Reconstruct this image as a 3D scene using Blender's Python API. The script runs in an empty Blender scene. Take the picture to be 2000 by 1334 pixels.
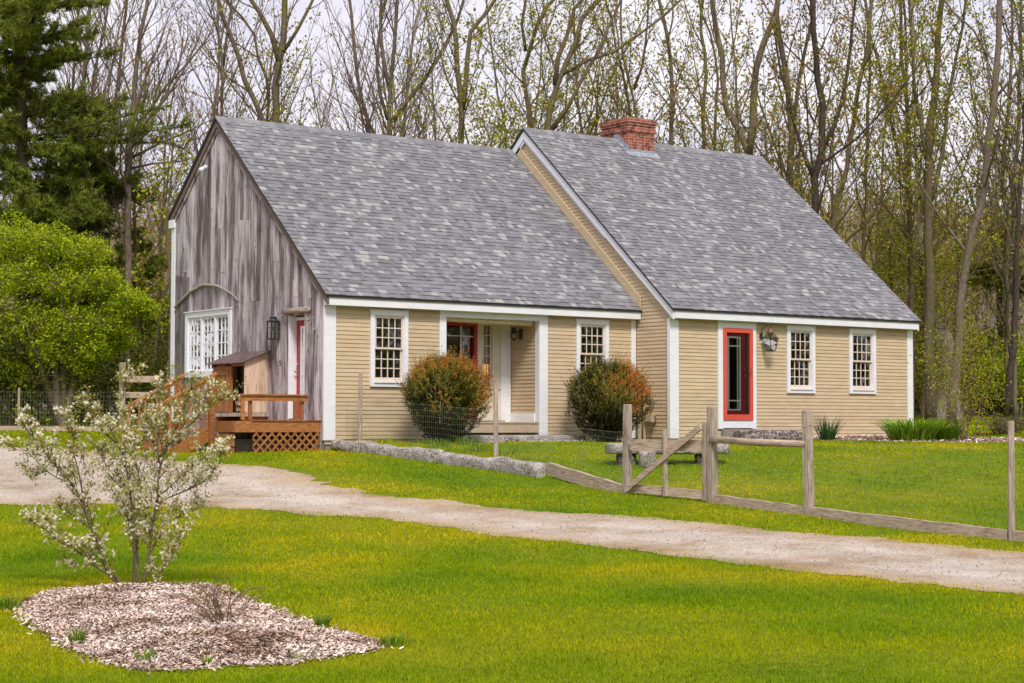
import bpy, math, random
import numpy as np
from math import radians, sin, cos, pi
rnd = random.Random(7)
rng = np.random.default_rng(11)
scene = bpy.context.scene
COL = scene.collection

# ------------------------------------------------------------------ camera
CAM = np.array([-17.5565, -29.9462, 0.27246]); YAW, PITCH, ROLL, FOC = 0.63344291, 0.04636313, 0.00144198, 3524.02
cf = np.array([sin(YAW)*cos(PITCH), cos(YAW)*cos(PITCH), sin(PITCH)])
cr0 = np.array([cos(YAW), -sin(YAW), 0.0]); cu0 = np.cross(cr0, cf)
cr = cr0*cos(ROLL)+cu0*sin(ROLL); cu = -cr0*sin(ROLL)+cu0*cos(ROLL)
FW = np.array([sin(YAW), cos(YAW)]); RT = np.array([cos(YAW), -sin(YAW)])
cam_data = bpy.data.cameras.new("camera"); cam = bpy.data.objects.new("camera", cam_data); COL.objects.link(cam)
cam_data.sensor_width = 36; cam_data.lens = 36*FOC/2000; cam_data.clip_start = 0.1; cam_data.clip_end = 3000
import mathutils
mw = mathutils.Matrix(((cr[0], cu[0], -cf[0], CAM[0]), (cr[1], cu[1], -cf[1], CAM[1]), (cr[2], cu[2], -cf[2], CAM[2]), (0, 0, 0, 1)))
cam.matrix_world = mw
scene.camera = cam

# ------------------------------------------------------------------ world, sun, exposure
SUN_EL, SUN_AZ = radians(50), radians(205)          # azimuth measured clockwise from +Y
world = bpy.data.worlds.new("World"); scene.world = world; world.use_nodes = True
wn = world.node_tree; wn.nodes.clear()
wo = wn.nodes.new('ShaderNodeOutputWorld'); bg = wn.nodes.new('ShaderNodeBackground'); bg.inputs[1].default_value = 0.1
sky = wn.nodes.new('ShaderNodeTexSky'); sky.sky_type = 'NISHITA'; sky.sun_disc = False
sky.sun_elevation = SUN_EL; sky.sun_rotation = SUN_AZ
tc = wn.nodes.new('ShaderNodeTexCoord'); mp = wn.nodes.new('ShaderNodeMapping'); mp.inputs['Scale'].default_value = (5, 5, 16)
n1 = wn.nodes.new('ShaderNodeTexNoise'); n1.inputs['Scale'].default_value = 1.3; n1.inputs['Detail'].default_value = 6
r1 = wn.nodes.new('ShaderNodeValToRGB'); r1.color_ramp.elements[0].position = .36; r1.color_ramp.elements[0].color = (0.76, 0.755, 0.88, 1)
r1.color_ramp.elements[1].position = .62; r1.color_ramp.elements[1].color = (0.98, 0.965, 1.0, 1)
mul = wn.nodes.new('ShaderNodeMix'); mul.data_type = 'RGBA'; mul.blend_type = 'MULTIPLY'; mul.inputs[0].default_value = 1
mul.inputs[7].default_value = (10.2, 10.0, 10.1, 1)
mx = wn.nodes.new('ShaderNodeMix'); mx.data_type = 'RGBA'; mx.inputs[0].default_value = 0.93
wn.links.new(tc.outputs['Generated'], mp.inputs[0]); wn.links.new(mp.outputs[0], n1.inputs['Vector'])
wn.links.new(n1.outputs['Fac'], r1.inputs[0]); wn.links.new(r1.outputs[0], mul.inputs[6])
wn.links.new(sky.outputs[0], mx.inputs[6]); wn.links.new(mul.outputs[2], mx.inputs[7])
wn.links.new(mx.outputs[2], bg.inputs[0]); wn.links.new(bg.outputs[0], wo.inputs[0])
sd = bpy.data.lights.new("sun", 'SUN'); sd.energy = 3.0; sd.angle = radians(12); sd.color = (1, 0.935, 0.86)
sun = bpy.data.objects.new("sun", sd); COL.objects.link(sun)
sv = mathutils.Vector((sin(SUN_AZ)*cos(SUN_EL), cos(SUN_AZ)*cos(SUN_EL), sin(SUN_EL)))
sun.rotation_euler = sv.to_track_quat('Z', 'Y').to_euler(); sun.location = (-20, -20, 30)
scene.view_settings.view_transform = 'Standard'; scene.view_settings.look = 'None'
scene.view_settings.gamma = 1; scene.view_settings.exposure = 0.12
scene.render.engine = 'CYCLES'
scene.cycles.max_bounces = 8; scene.cycles.transparent_max_bounces = 16

# ------------------------------------------------------------------ terrain function
OUT = [(-50, -1.36), (11, -1.34), (17, -1.28), (20, -1.2), (24, -1.05), (28, -.75), (31, -.45), (33.5, -.25), (40, -.03), (50, .2), (60, .47), (90, 1.5), (120, 4), (170, 13), (215, 21), (260, 23), (900, 20)]
OS = np.array([a for a, b in OUT], float); OZ = np.array([b for a, b in OUT], float)
def st(x, y): return (x-CAM[0])*FW[0]+(y-CAM[1])*FW[1], (x-CAM[0])*RT[0]+(y-CAM[1])*RT[1]
def ground(x, y):
    x = np.asarray(x, float); y = np.asarray(y, float)
    s, t = st(x, y)
    z = np.interp(s, OS, OZ)
    z = 0.25*np.interp(s-.8, OS, OZ)+0.25*np.interp(s+.8, OS, OZ)+0.5*z
    b = np.interp(s, [26.5, 28.5, 29.8, 33.5, 35.5, 38], [.0, .05, .17, .18, .10, 0])*np.clip((x-np.clip(.14+.057*(-y-.14), .14, .5)+.03)/.08, 0, 1)
    z = z+b + .015*np.sin(x*1.3+y*.7)*np.sin(y*1.1-x*.4)
    far = np.clip((s-80)/100, 0, 1)
    z = z+far*(2.2*np.sin(t*.045+1)+1.3*np.sin(t*.11+s*.03))
    return z
def ray(px, py): return cf+cr*(px-1000)/FOC+cu*(667-py)/FOC
def gp(px, py):
    d = ray(px, py); ts = np.arange(8, 140, .02); P = CAM[None, :]+d[None, :]*ts[:, None]
    k = np.argmax(P[:, 2] <= ground(P[:, 0], P[:, 1])); return P[k]
def at(px, py, s):
    d = ray(px, py); return CAM+d*(s/(d[0]*FW[0]+d[1]*FW[1]))
def onx(px, py, x): d = ray(px, py); return CAM+d*((x-CAM[0])/d[0])
def ony(px, py, y): d = ray(px, py); return CAM+d*((y-CAM[1])/d[1])

# ------------------------------------------------------------------ materials
def nt(name):
    m = bpy.data.materials.new(name); m.use_nodes = True; t = m.node_tree
    p = t.nodes['Principled BSDF']; return m, t, p
def lk(t, a, b): t.links.new(a, b)
def noise(t, scale, sc=(1, 1, 1), detail=6, rough=.6, coord='Object'):
    c = t.nodes.new('ShaderNodeTexCoord'); mp = t.nodes.new('ShaderNodeMapping'); mp.inputs['Scale'].default_value = sc
    n = t.nodes.new('ShaderNodeTexNoise'); n.inputs['Scale'].default_value = scale; n.inputs['Detail'].default_value = detail; n.inputs['Roughness'].default_value = rough
    lk(t, c.outputs[coord], mp.inputs[0]); lk(t, mp.outputs[0], n.inputs['Vector']); return n
def ramp(t, src, stops):
    r = t.nodes.new('ShaderNodeValToRGB'); e = r.color_ramp.elements
    while len(e) < len(stops): e.new(.5)
    for k, (p, c) in enumerate(stops): e[k].position = p; e[k].color = (*c, 1)
    lk(t, src, r.inputs[0]); return r.outputs[0]
def mixc(t, fac, a, b, mode='MIX'):
    m = t.nodes.new('ShaderNodeMix'); m.data_type = 'RGBA'; m.blend_type = mode
    for s, v in ((0, fac), (6, a), (7, b)):
        if isinstance(v, (int, float)): m.inputs[s].default_value = v
        elif isinstance(v, tuple): m.inputs[s].default_value = (*v, 1)
        else: lk(t, v, m.inputs[s])
    return m.outputs[2]
def bump(t, p, src, strength, dist=.01):
    b = t.nodes.new('ShaderNodeBump'); b.inputs['Strength'].default_value = strength; b.inputs['Distance'].default_value = dist
    lk(t, src, b.inputs['Height']); lk(t, b.outputs[0], p.inputs['Normal'])
def attr(t, name='tone'):
    a = t.nodes.new('ShaderNodeAttribute'); a.attribute_name = name; return a.outputs['Fac']
def M(name, stops, scale=20, sc=(1, 1, 1), rough=.8, bmp=.2, detail=6, tone=0, coord='Object', metal=0, spec=None, bd=.01):
    m, t, p = nt(name); n = noise(t, scale, sc, detail, coord=coord)
    c = ramp(t, n.outputs['Fac'], stops)
    if tone: 
        g = ramp(t, attr(t), [(0, (1-tone,)*3), (1, (1+tone,)*3)]); 
        c = mixc(t, 1.0, c, g, 'MULTIPLY')
    lk(t, c, p.inputs['Base Color']); p.inputs['Roughness'].default_value = rough; p.inputs['Metallic'].default_value = metal
    if spec is not None: p.inputs['Specular IOR Level'].default_value = spec
    if bmp: bump(t, p, n.outputs['Fac'], bmp, bd)
    return m
MT = {}
MT['clap'] = M('clapboard_paint', [(.35, (.505, .385, .245)), (.65, (.595, .465, .305))], 2.5, (1, 1, 6), .6, .12, tone=.06)
MT['white'] = M('white_trim_paint', [(.3, (.73, .74, .80)), (.7, (.82, .83, .89))], 4, (1, 1, 3), .5, .05)
MT['sash'] = M('cream_sash_paint', [(.3, (.66, .54, .44)), (.7, (.74, .63, .52))], 6, rough=.5, bmp=.03)
MT['red'] = M('coral_red_paint', [(.3, (.58, .075, .045)), (.7, (.68, .10, .06))], 5, rough=.4, bmp=.02)
MT['red_with_shade'] = M('red_paint_with_shade', [(.3, (.33, .022, .025)), (.7, (.42, .035, .035))], 5, rough=.4, bmp=.02)  # red darkened so its colour carries the porch's shade; side door shares it
MT['darkred'] = M('dark_red_paint', [(.3, (.26, .022, .024)), (.7, (.34, .03, .03))], 5, rough=.45, bmp=.02)
MT['black'] = M('black_metal', [(.3, (.015, .015, .017)), (.7, (.04, .04, .042))], 30, rough=.45, bmp=.05)
MT['edge'] = M('dark_roof_edge', [(.3, (.02, .02, .022)), (.7, (.04, .04, .045))], 10, rough=.7)
MT['metal'] = M('grey_metal', [(.3, (.25, .25, .26)), (.7, (.45, .45, .47))], 12, rough=.4, metal=.8, bmp=.05)
MT['lead'] = M('lead_flashing', [(.3, (.16, .19, .26)), (.7, (.42, .46, .52))], 14, rough=.55, bmp=.3)
MT['copper'] = M('aged_copper', [(.3, (.10, .045, .03)), (.7, (.32, .15, .09))], 25, rough=.5, metal=.5)
MT['brass'] = M('brass', [(.3, (.45, .3, .15)), (.7, (.7, .55, .35))], 25, rough=.3, metal=.9)
MT['decor'] = M('stained_deck_wood', [(.3, (.19, .065, .018)), (.55, (.36, .14, .038)), (.75, (.50, .23, .075))], 5, (2, 2, 9), .6, .2, tone=.25)
MT['decktop'] = M('worn_deck_boards', [(.3, (.30, .17, .09)), (.7, (.5, .33, .2))], 5, (1, 9, 1), .6, .2, tone=.15)
MT['postwood'] = M('grey_fence_wood', [(.28, (.13, .095, .075)), (.48, (.37, .29, .235)), (.75, (.57, .48, .40))], 9, (4, 4, .5), .85, .6, tone=.2, bd=.01)
MT['rakewood'] = M('rake_wood', [(.3, (.085, .05, .04)), (.6, (.20, .135, .11)), (.8, (.33, .26, .23))], 9, (4, 4, 2), .85, .4)
MT['railwood'] = M('grey_fence_rail', [(.28, (.17, .115, .085)), (.48, (.42, .31, .24)), (.75, (.60, .48, .39))], 9, (.6, .6, 5), .85, .5, tone=.15)
MT['binwood'] = M('pale_pine_boards', [(.3, (.38, .25, .17)), (.5, (.60, .44, .33)), (.8, (.70, .55, .44))], 4, (5, 5, .7), .75, .2, tone=.12)
MT['binfront'] = M('orange_pine_door', [(.3, (.22, .075, .02)), (.7, (.42, .17, .055))], 4, (4, 4, .8), .7, .2, tone=.15)
MT['tin'] = M('brown_corrugated_metal', [(.3, (.08, .05, .05)), (.7, (.19, .125, .12))], 8, rough=.45, bmp=.1, metal=.2)
MT['log'] = M('split_firewood', [(.3, (.12, .07, .045)), (.6, (.40, .25, .15)), (.8, (.6, .42, .28))], 12, rough=.9, bmp=.4, tone=.3)
MT['branchwood'] = M('weathered_branch', [(.3, (.2, .17, .15)), (.7, (.45, .40, .36))], 12, rough=.8)
MT['blind'] = M('rolled_bamboo_blind', [(.3, (.42, .31, .14)), (.7, (.62, .50, .27))], 8, (1, 6, 6), .7, .3)
MT['porchwhite'] = M('cream_panel_paint', [(.3, (.62, .57, .46)), (.7, (.72, .67, .56))], 4, rough=.5, bmp=.03)
MT['tanpaint'] = M('tan_step_paint', [(.3, (.42, .32, .22)), (.7, (.52, .41, .29))], 5, rough=.6, bmp=.05)
MT['interior'] = M('interior_plaster', [(.3, (.50, .46, .38)), (.7, (.58, .54, .46))], 3, rough=.9, bmp=0)
MT['curtain'] = M('grey_curtain', [(.3, (.22, .24, .24)), (.7, (.36, .38, .38))], 3, (12, 12, .2), .9, .3)
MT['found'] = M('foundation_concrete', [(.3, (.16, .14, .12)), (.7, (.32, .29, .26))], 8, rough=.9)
MT['wire'] = M('galvanised_wire', [(.3, (.20, .23, .17)), (.7, (.36, .39, .30))], 8, rough=.5, metal=.3, bmp=0)
MT['candle'] = M('candle_tube', [(.3, (.6, .55, .45)), (.7, (.75, .7, .6))], 8, bmp=0)
def leafmat(name, stops, transl=.35):
    m, t, p = nt(name); c = ramp(t, attr(t), stops); lk(t, c, p.inputs['Base Color']); p.inputs['Roughness'].default_value = .6
    p.inputs['Specular IOR Level'].default_value = .25
    tr = t.nodes.new('ShaderNodeBsdfTranslucent'); lk(t, c, tr.inputs[0]); ms = t.nodes.new('ShaderNodeMixShader'); ms.inputs[0].default_value = transl
    lk(t, p.outputs[0], ms.inputs[1]); lk(t, tr.outputs[0], ms.inputs[2]); lk(t, ms.outputs[0], t.nodes['Material Output'].inputs[0]); return m
MT['leaf_young'] = leafmat('young_leaves', [(0, (.14, .17, .008)), (.5, (.32, .34, .012)), (.85, (.46, .44, .03)), (1, (.5, .28, .03))])
MT['leaf_rust'] = leafmat('budding_leaves', [(0, (.12, .12, .01)), (.4, (.28, .26, .02)), (.8, (.42, .28, .04)), (1, (.42, .16, .05))])
MT['leaf_bright'] = leafmat('bright_leaves', [(0, (.10, .18, .006)), (.5, (.33, .45, .008)), (1, (.66, .66, .02))], .4)
MT['leaf_dark'] = leafmat('dark_leaves', [(0, (.03, .045, .004)), (.5, (.10, .125, .008)), (1, (.24, .24, .02))])
MT['needle'] = leafmat('pine_needles', [(0, (.06, .085, .012)), (.5, (.18, .23, .02)), (1, (.38, .41, .05))], .25)
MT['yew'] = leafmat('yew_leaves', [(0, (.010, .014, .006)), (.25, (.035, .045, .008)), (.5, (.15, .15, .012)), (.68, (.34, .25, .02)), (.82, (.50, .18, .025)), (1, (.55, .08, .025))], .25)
MT['tuft'] = leafmat('tuft_leaves', [(0, (.06, .14, .006)), (.6, (.15, .28, .01)), (1, (.32, .42, .03))], .3)
MT['lily'] = leafmat('lily_leaves', [(0, (.07, .18, .01)), (.5, (.22, .42, .02)), (1, (.42, .58, .06))], .3)
MT['iris'] = leafmat('iris_leaves', [(0, (.015, .05, .02)), (.6, (.05, .12, .035)), (1, (.12, .20, .05))], .3)
MT['redleaf'] = leafmat('red_leaves', [(0, (.06, .008, .012)), (1, (.20, .03, .04))], .3)
MT['petal'] = leafmat('white_petals', [(0, (.84, .72, .44)), (.5, (.97, .91, .70)), (1, (.98, .97, .86))], .45)
MT['svleaf'] = leafmat('serviceberry_leaves', [(0, (.14, .15, .02)), (.5, (.34, .33, .04)), (.85, (.48, .43, .08)), (1, (.36, .15, .04))], .4)
def barkmat(name, a, b, c, green=0.0):
    m, t, p = nt(name); n = noise(t, 7, (4, 4, 1), 8, .7, 'Object')
    col = ramp(t, n.outputs['Fac'], [(.3, a), (.5, b), (.72, c)])
    if green:
        n2 = noise(t, 1.2, (1, 1, .5)); f = ramp(t, n2.outputs['Fac'], [(.42, (0, 0, 0)), (.6, (green,)*3)])
        bw = t.nodes.new('ShaderNodeRGBToBW'); lk(t, f, bw.inputs[0]); col = mixc(t, bw.outputs[0], col, (.13, .125, .012))
    lk(t, col, p.inputs['Base Color']); p.inputs['Roughness'].default_value = .9; p.inputs['Specular IOR Level'].default_value = .2
    bump(t, p, n.outputs['Fac'], .7, .03); return m
MT['bark_grey'] = barkmat('grey_bark', (.06, .045, .038), (.17, .13, .105), (.33, .26, .21), .35)
MT['bark_moss'] = barkmat('mossy_bark', (.05, .036, .026), (.15, .11, .08), (.27, .21, .15), .6)
MT['bark_dark'] = barkmat('dark_bark', (.02, .014, .012), (.06, .044, .036), (.13, .10, .085), .25)
MT['bark_pale'] = barkmat('pale_bark', (.12, .09, .08), (.30, .245, .215), (.48, .41, .37), .15)
MT['twig'] = M('reddish_twigs', [(.3, (.10, .055, .045)), (.7, (.21, .13, .115))], 3, rough=.9, bmp=0)
MT['twig_olive'] = M('olive_twigs', [(.3, (.09, .06, .03)), (.7, (.19, .145, .06))], 3, rough=.9, bmp=0)
# weathered barn boards
m, t, p = nt('weathered_barn_boards'); MT['barn'] = m
na = noise(t, 3.2, (15, 15, .6), 10, .72); nb = noise(t, 2.0, (2.2, 2.2, .35), 4)
c1 = ramp(t, na.outputs['Fac'], [(.30, (.10, .075, .065)), (.42, (.24, .21, .215)), (.54, (.41, .375, .395)), (.72, (.56, .53, .56))])
c2 = ramp(t, nb.outputs['Fac'], [(.40, (.36, .32, .32)), (.50, (.90, .88, .88)), (.60, (1.15, 1.15, 1.17))])
c3 = mixc(t, 1.0, c1, c2, 'MULTIPLY'); g = ramp(t, attr(t), [(0, (.50, .47, .46)), (.4, (1.0, .98, .99)), (1, (1.5, 1.47, 1.5))]); c4 = mixc(t, 1.0, c3, g, 'MULTIPLY')
co = t.nodes.new('ShaderNodeTexCoord'); mp2 = t.nodes.new('ShaderNodeMapping'); mp2.inputs['Scale'].default_value = (1, 7.5, 2.9)
vo = t.nodes.new('ShaderNodeTexVoronoi'); vo.inputs['Scale'].default_value = 1; lk(t, co.outputs['Object'], mp2.inputs[0]); lk(t, mp2.outputs[0], vo.inputs['Vector'])
kf = ramp(t, vo.outputs['Distance'], [(.07, (1, 1, 1)), (.16, (0, 0, 0))]); bw = t.nodes.new('ShaderNodeRGBToBW'); lk(t, kf, bw.inputs[0])
c5 = mixc(t, bw.outputs[0], c4, (.10, .06, .045)); lk(t, c5, p.inputs['Base Color']); p.inputs['Roughness'].default_value = .85; bump(t, p, na.outputs['Fac'], .5, .012)
# shingles
m, t, p = nt('asphalt_shingles'); MT['shingle'] = m
g = ramp(t, attr(t), [(0, (.135, .132, .148)), (.30, (.172, .170, .187)), (.62, (.217, .215, .232)), (.82, (.262, .262, .276)), (.9, (.295, .30, .295)), (1, (.345, .352, .335))])
n = noise(t, 90, detail=3); gg = ramp(t, n.outputs['Fac'], [(.3, (.72, .72, .74)), (.7, (1.2, 1.2, 1.2))]); n2 = noise(t, .8, (1, 1, 1), 4); g2 = ramp(t, n2.outputs['Fac'], [(.3, (.90, .90, .92)), (.7, (1.08, 1.08, 1.06))])
c = mixc(t, 1.0, mixc(t, 1.0, g, gg, 'MULTIPLY'), g2, 'MULTIPLY'); lk(t, c, p.inputs['Base Color']); p.inputs['Roughness'].default_value = .9; bump(t, p, n.outputs['Fac'], .3, .005)
# brick
m, t, p = nt('chimney_brick'); MT['brick'] = m
co = t.nodes.new('ShaderNodeTexCoord'); sx = t.nodes.new('ShaderNodeSeparateXYZ'); lk(t, co.outputs['Object'], sx.inputs[0]); ad = t.nodes.new('ShaderNodeMath'); lk(t, sx.outputs[0], ad.inputs[0]); lk(t, sx.outputs[1], ad.inputs[1])
cb = t.nodes.new('ShaderNodeCombineXYZ'); lk(t, ad.outputs[0], cb.inputs[0]); lk(t, sx.outputs[2], cb.inputs[1])
br = t.nodes.new('ShaderNodeTexBrick'); lk(t, cb.outputs[0], br.inputs['Vector']); br.inputs['Scale'].default_value = 1; br.inputs['Brick Width'].default_value = .21; br.inputs['Row Height'].default_value = .068; br.inputs['Mortar Size'].default_value = .007
br.inputs['Color1'].default_value = (.30, .062, .035, 1); br.inputs['Color2'].default_value = (.42, .12, .07, 1); br.inputs['Mortar'].default_value = (.45, .33, .28, 1)
n = noise(t, 6, detail=8); st_ = ramp(t, n.outputs['Fac'], [(.40, (.25, .22, .2)), (.53, (1, 1, 1))]); lk(t, mixc(t, .8, br.outputs['Color'], st_, 'MULTIPLY'), p.inputs['Base Color']); p.inputs['Roughness'].default_value = .85
inv = t.nodes.new('ShaderNodeMath'); inv.operation = 'SUBTRACT'; inv.inputs[0].default_value = 1; lk(t, br.outputs['Fac'], inv.inputs[1]); bump(t, p, inv.outputs[0], .6, .008)
# granite
m, t, p = nt('granite'); MT['granite'] = m
n = noise(t, 45, detail=4); n2 = noise(t, 5, detail=8)
c = mixc(t, 1.0, ramp(t, n.outputs['Fac'], [(.38, (.11, .095, .09)), (.5, (.42, .38, .36)), (.62, (.62, .58, .56))]), ramp(t, n2.outputs['Fac'], [(.32, (.45, .42, .36)), (.62, (1, 1, 1))]), 'MULTIPLY')
lk(t, c, p.inputs['Base Color']); p.inputs['Roughness'].default_value = .85; bump(t, p, n2.outputs['Fac'], 1, .05)
MT['darkgranite'] = M('lichened_rock', [(.35, (.05, .035, .03)), (.5, (.16, .12, .11)), (.62, (.40, .36, .36))], 14, rough=.9, bmp=1, bd=.03)
# glass
def glassmat(name, tint, refl):
    m = bpy.data.materials.new(name); m.use_nodes = True; t = m.node_tree; t.nodes.clear(); o = t.nodes.new('ShaderNodeOutputMaterial')
    tr = t.nodes.new('ShaderNodeBsdfTransparent'); tr.inputs[0].default_value = (*tint, 1); gl = t.nodes.new('ShaderNodeBsdfGlossy'); gl.inputs['Roughness'].default_value = .02
    fr = t.nodes.new('ShaderNodeFresnel'); fr.inputs[0].default_value = 1.5; ad = t.nodes.new('ShaderNodeMath'); ad.inputs[1].default_value = refl; lk(t, fr.outputs[0], ad.inputs[0])
    ms = t.nodes.new('ShaderNodeMixShader'); lk(t, ad.outputs[0], ms.inputs[0]); lk(t, tr.outputs[0], ms.inputs[1]); lk(t, gl.outputs[0], ms.inputs[2]); lk(t, ms.outputs[0], o.inputs[0]); return m
MT['glass'] = glassmat('window_glass', (.8, .84, .82), .13)
MT['lampglass'] = glassmat('lantern_glass', (.93, .93, .91), -.035)
m, t, p = nt('lit_orange_shade'); MT['shade'] = m
p.inputs['Base Color'].default_value = (.7, .25, .03, 1); p.inputs['Emission Color'].default_value = (1, .33, .03, 1); p.inputs['Emission Strength'].default_value = 1.6
# ground materials
m, t, p = nt('lawn_soil'); MT['lawn'] = m
n = noise(t, .22, detail=5); n2 = noise(t, 7, (1, 1, 1), 8, .75)
c = ramp(t, n.outputs['Fac'], [(.32, (.085, .16, .004)), (.5, (.14, .195, .004)), (.66, (.22, .22, .008))])
c = mixc(t, 1.0, c, ramp(t, n2.outputs['Fac'], [(.3, (.55, .55, .5)), (.7, (1.2, 1.2, 1.2))]), 'MULTIPLY')
lk(t, c, p.inputs['Base Color']); p.inputs['Roughness'].default_value = .95; p.inputs['Specular IOR Level'].default_value = .1; bump(t, p, n2.outputs['Fac'], .6, .03)
m, t, p = nt('grass_blades'); MT['grass'] = m
ge = t.nodes.new('ShaderNodeNewGeometry')
def wnoise(t, scale, detail=4):
    n = t.nodes.new('ShaderNodeTexNoise'); n.inputs['Scale'].default_value = scale; n.inputs['Detail'].default_value = detail; lk(t, ge.outputs['Position'], n.inputs['Vector']); return n.outputs['Fac']
c = ramp(t, wnoise(t, .45, 7), [(.30, (.15, .265, .003)), (.43, (.265, .365, .003)), (.55, (.40, .425, .004)), (.68, (.64, .51, .012))])
c = mixc(t, 1.0, c, ramp(t, attr(t), [(0, (.50, .60, .6)), (.6, (1, 1, 1)), (.93, (1.12, 1.08, 1.0)), (1, (1.25, 1.08, 1.3))]), 'MULTIPLY')
lk(t, c, p.inputs['Base Color']); p.inputs['Roughness'].default_value = .7; p.inputs['Specular IOR Level'].default_value = .05
tr = t.nodes.new('ShaderNodeBsdfTranslucent'); lk(t, c, tr.inputs[0]); ms = t.nodes.new('ShaderNodeMixShader'); ms.inputs[0].default_value = .3
lk(t, p.outputs[0], ms.inputs[1]); lk(t, tr.outputs[0], ms.inputs[2]); lk(t, ms.outputs[0], t.nodes['Material Output'].inputs[0])
m, t, p = nt('gravel_drive'); MT['gravel'] = m
n = noise(t, 28, detail=8, rough=.85); n2 = noise(t, .9, (1, 1, 1), 7, .7)
c = mixc(t, 1.0, ramp(t, n.outputs['Fac'], [(.32, (.18, .145, .115)), (.45, (.38, .325, .275)), (.58, (.52, .465, .415)), (.68, (.68, .64, .60))]), ramp(t, n2.outputs['Fac'], [(.36, (.74, .62, .46)), (.5, (1.0, .96, .90)), (.6, (1.12, 1.11, 1.12))]), 'MULTIPLY')
c = mixc(t, attr(t, 'dirt'), c, mixc(t, 1.0, c, (.93, .80, .62), 'MULTIPLY')); c = mixc(t, attr(t, 'track'), c, mixc(t, 1.0, c, (1.16, 1.15, 1.14), 'MULTIPLY'))
lk(t, c, p.inputs['Base Color']); p.inputs['Roughness'].default_value = .95; bump(t, p, n.outputs['Fac'], .8, .02)
MT['mulchbase'] = M('mulch_soil', [(.3, (.10, .055, .035)), (.6, (.24, .15, .11)), (.75, (.38, .27, .22))], 25, rough=.95, bmp=.8, bd=.03)
MT['chips'] = M('wood_chips', [(.38, (.28, .185, .13)), (.50, (.51, .39, .325)), (.62, (.65, .545, .48))], 1.6, rough=.85, bmp=0, tone=.6, coord='Object')
MT['floor'] = M('forest_floor', [(.3, (.035, .024, .016)), (.5, (.10, .07, .045)), (.7, (.16, .12, .08))], 1.2, rough=.95, bmp=.8, bd=.1)
MT['pebble'] = M('white_pebbles', [(.3, (.5, .48, .45)), (.7, (.75, .73, .7))], 20, rough=.8, bmp=0)

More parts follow.
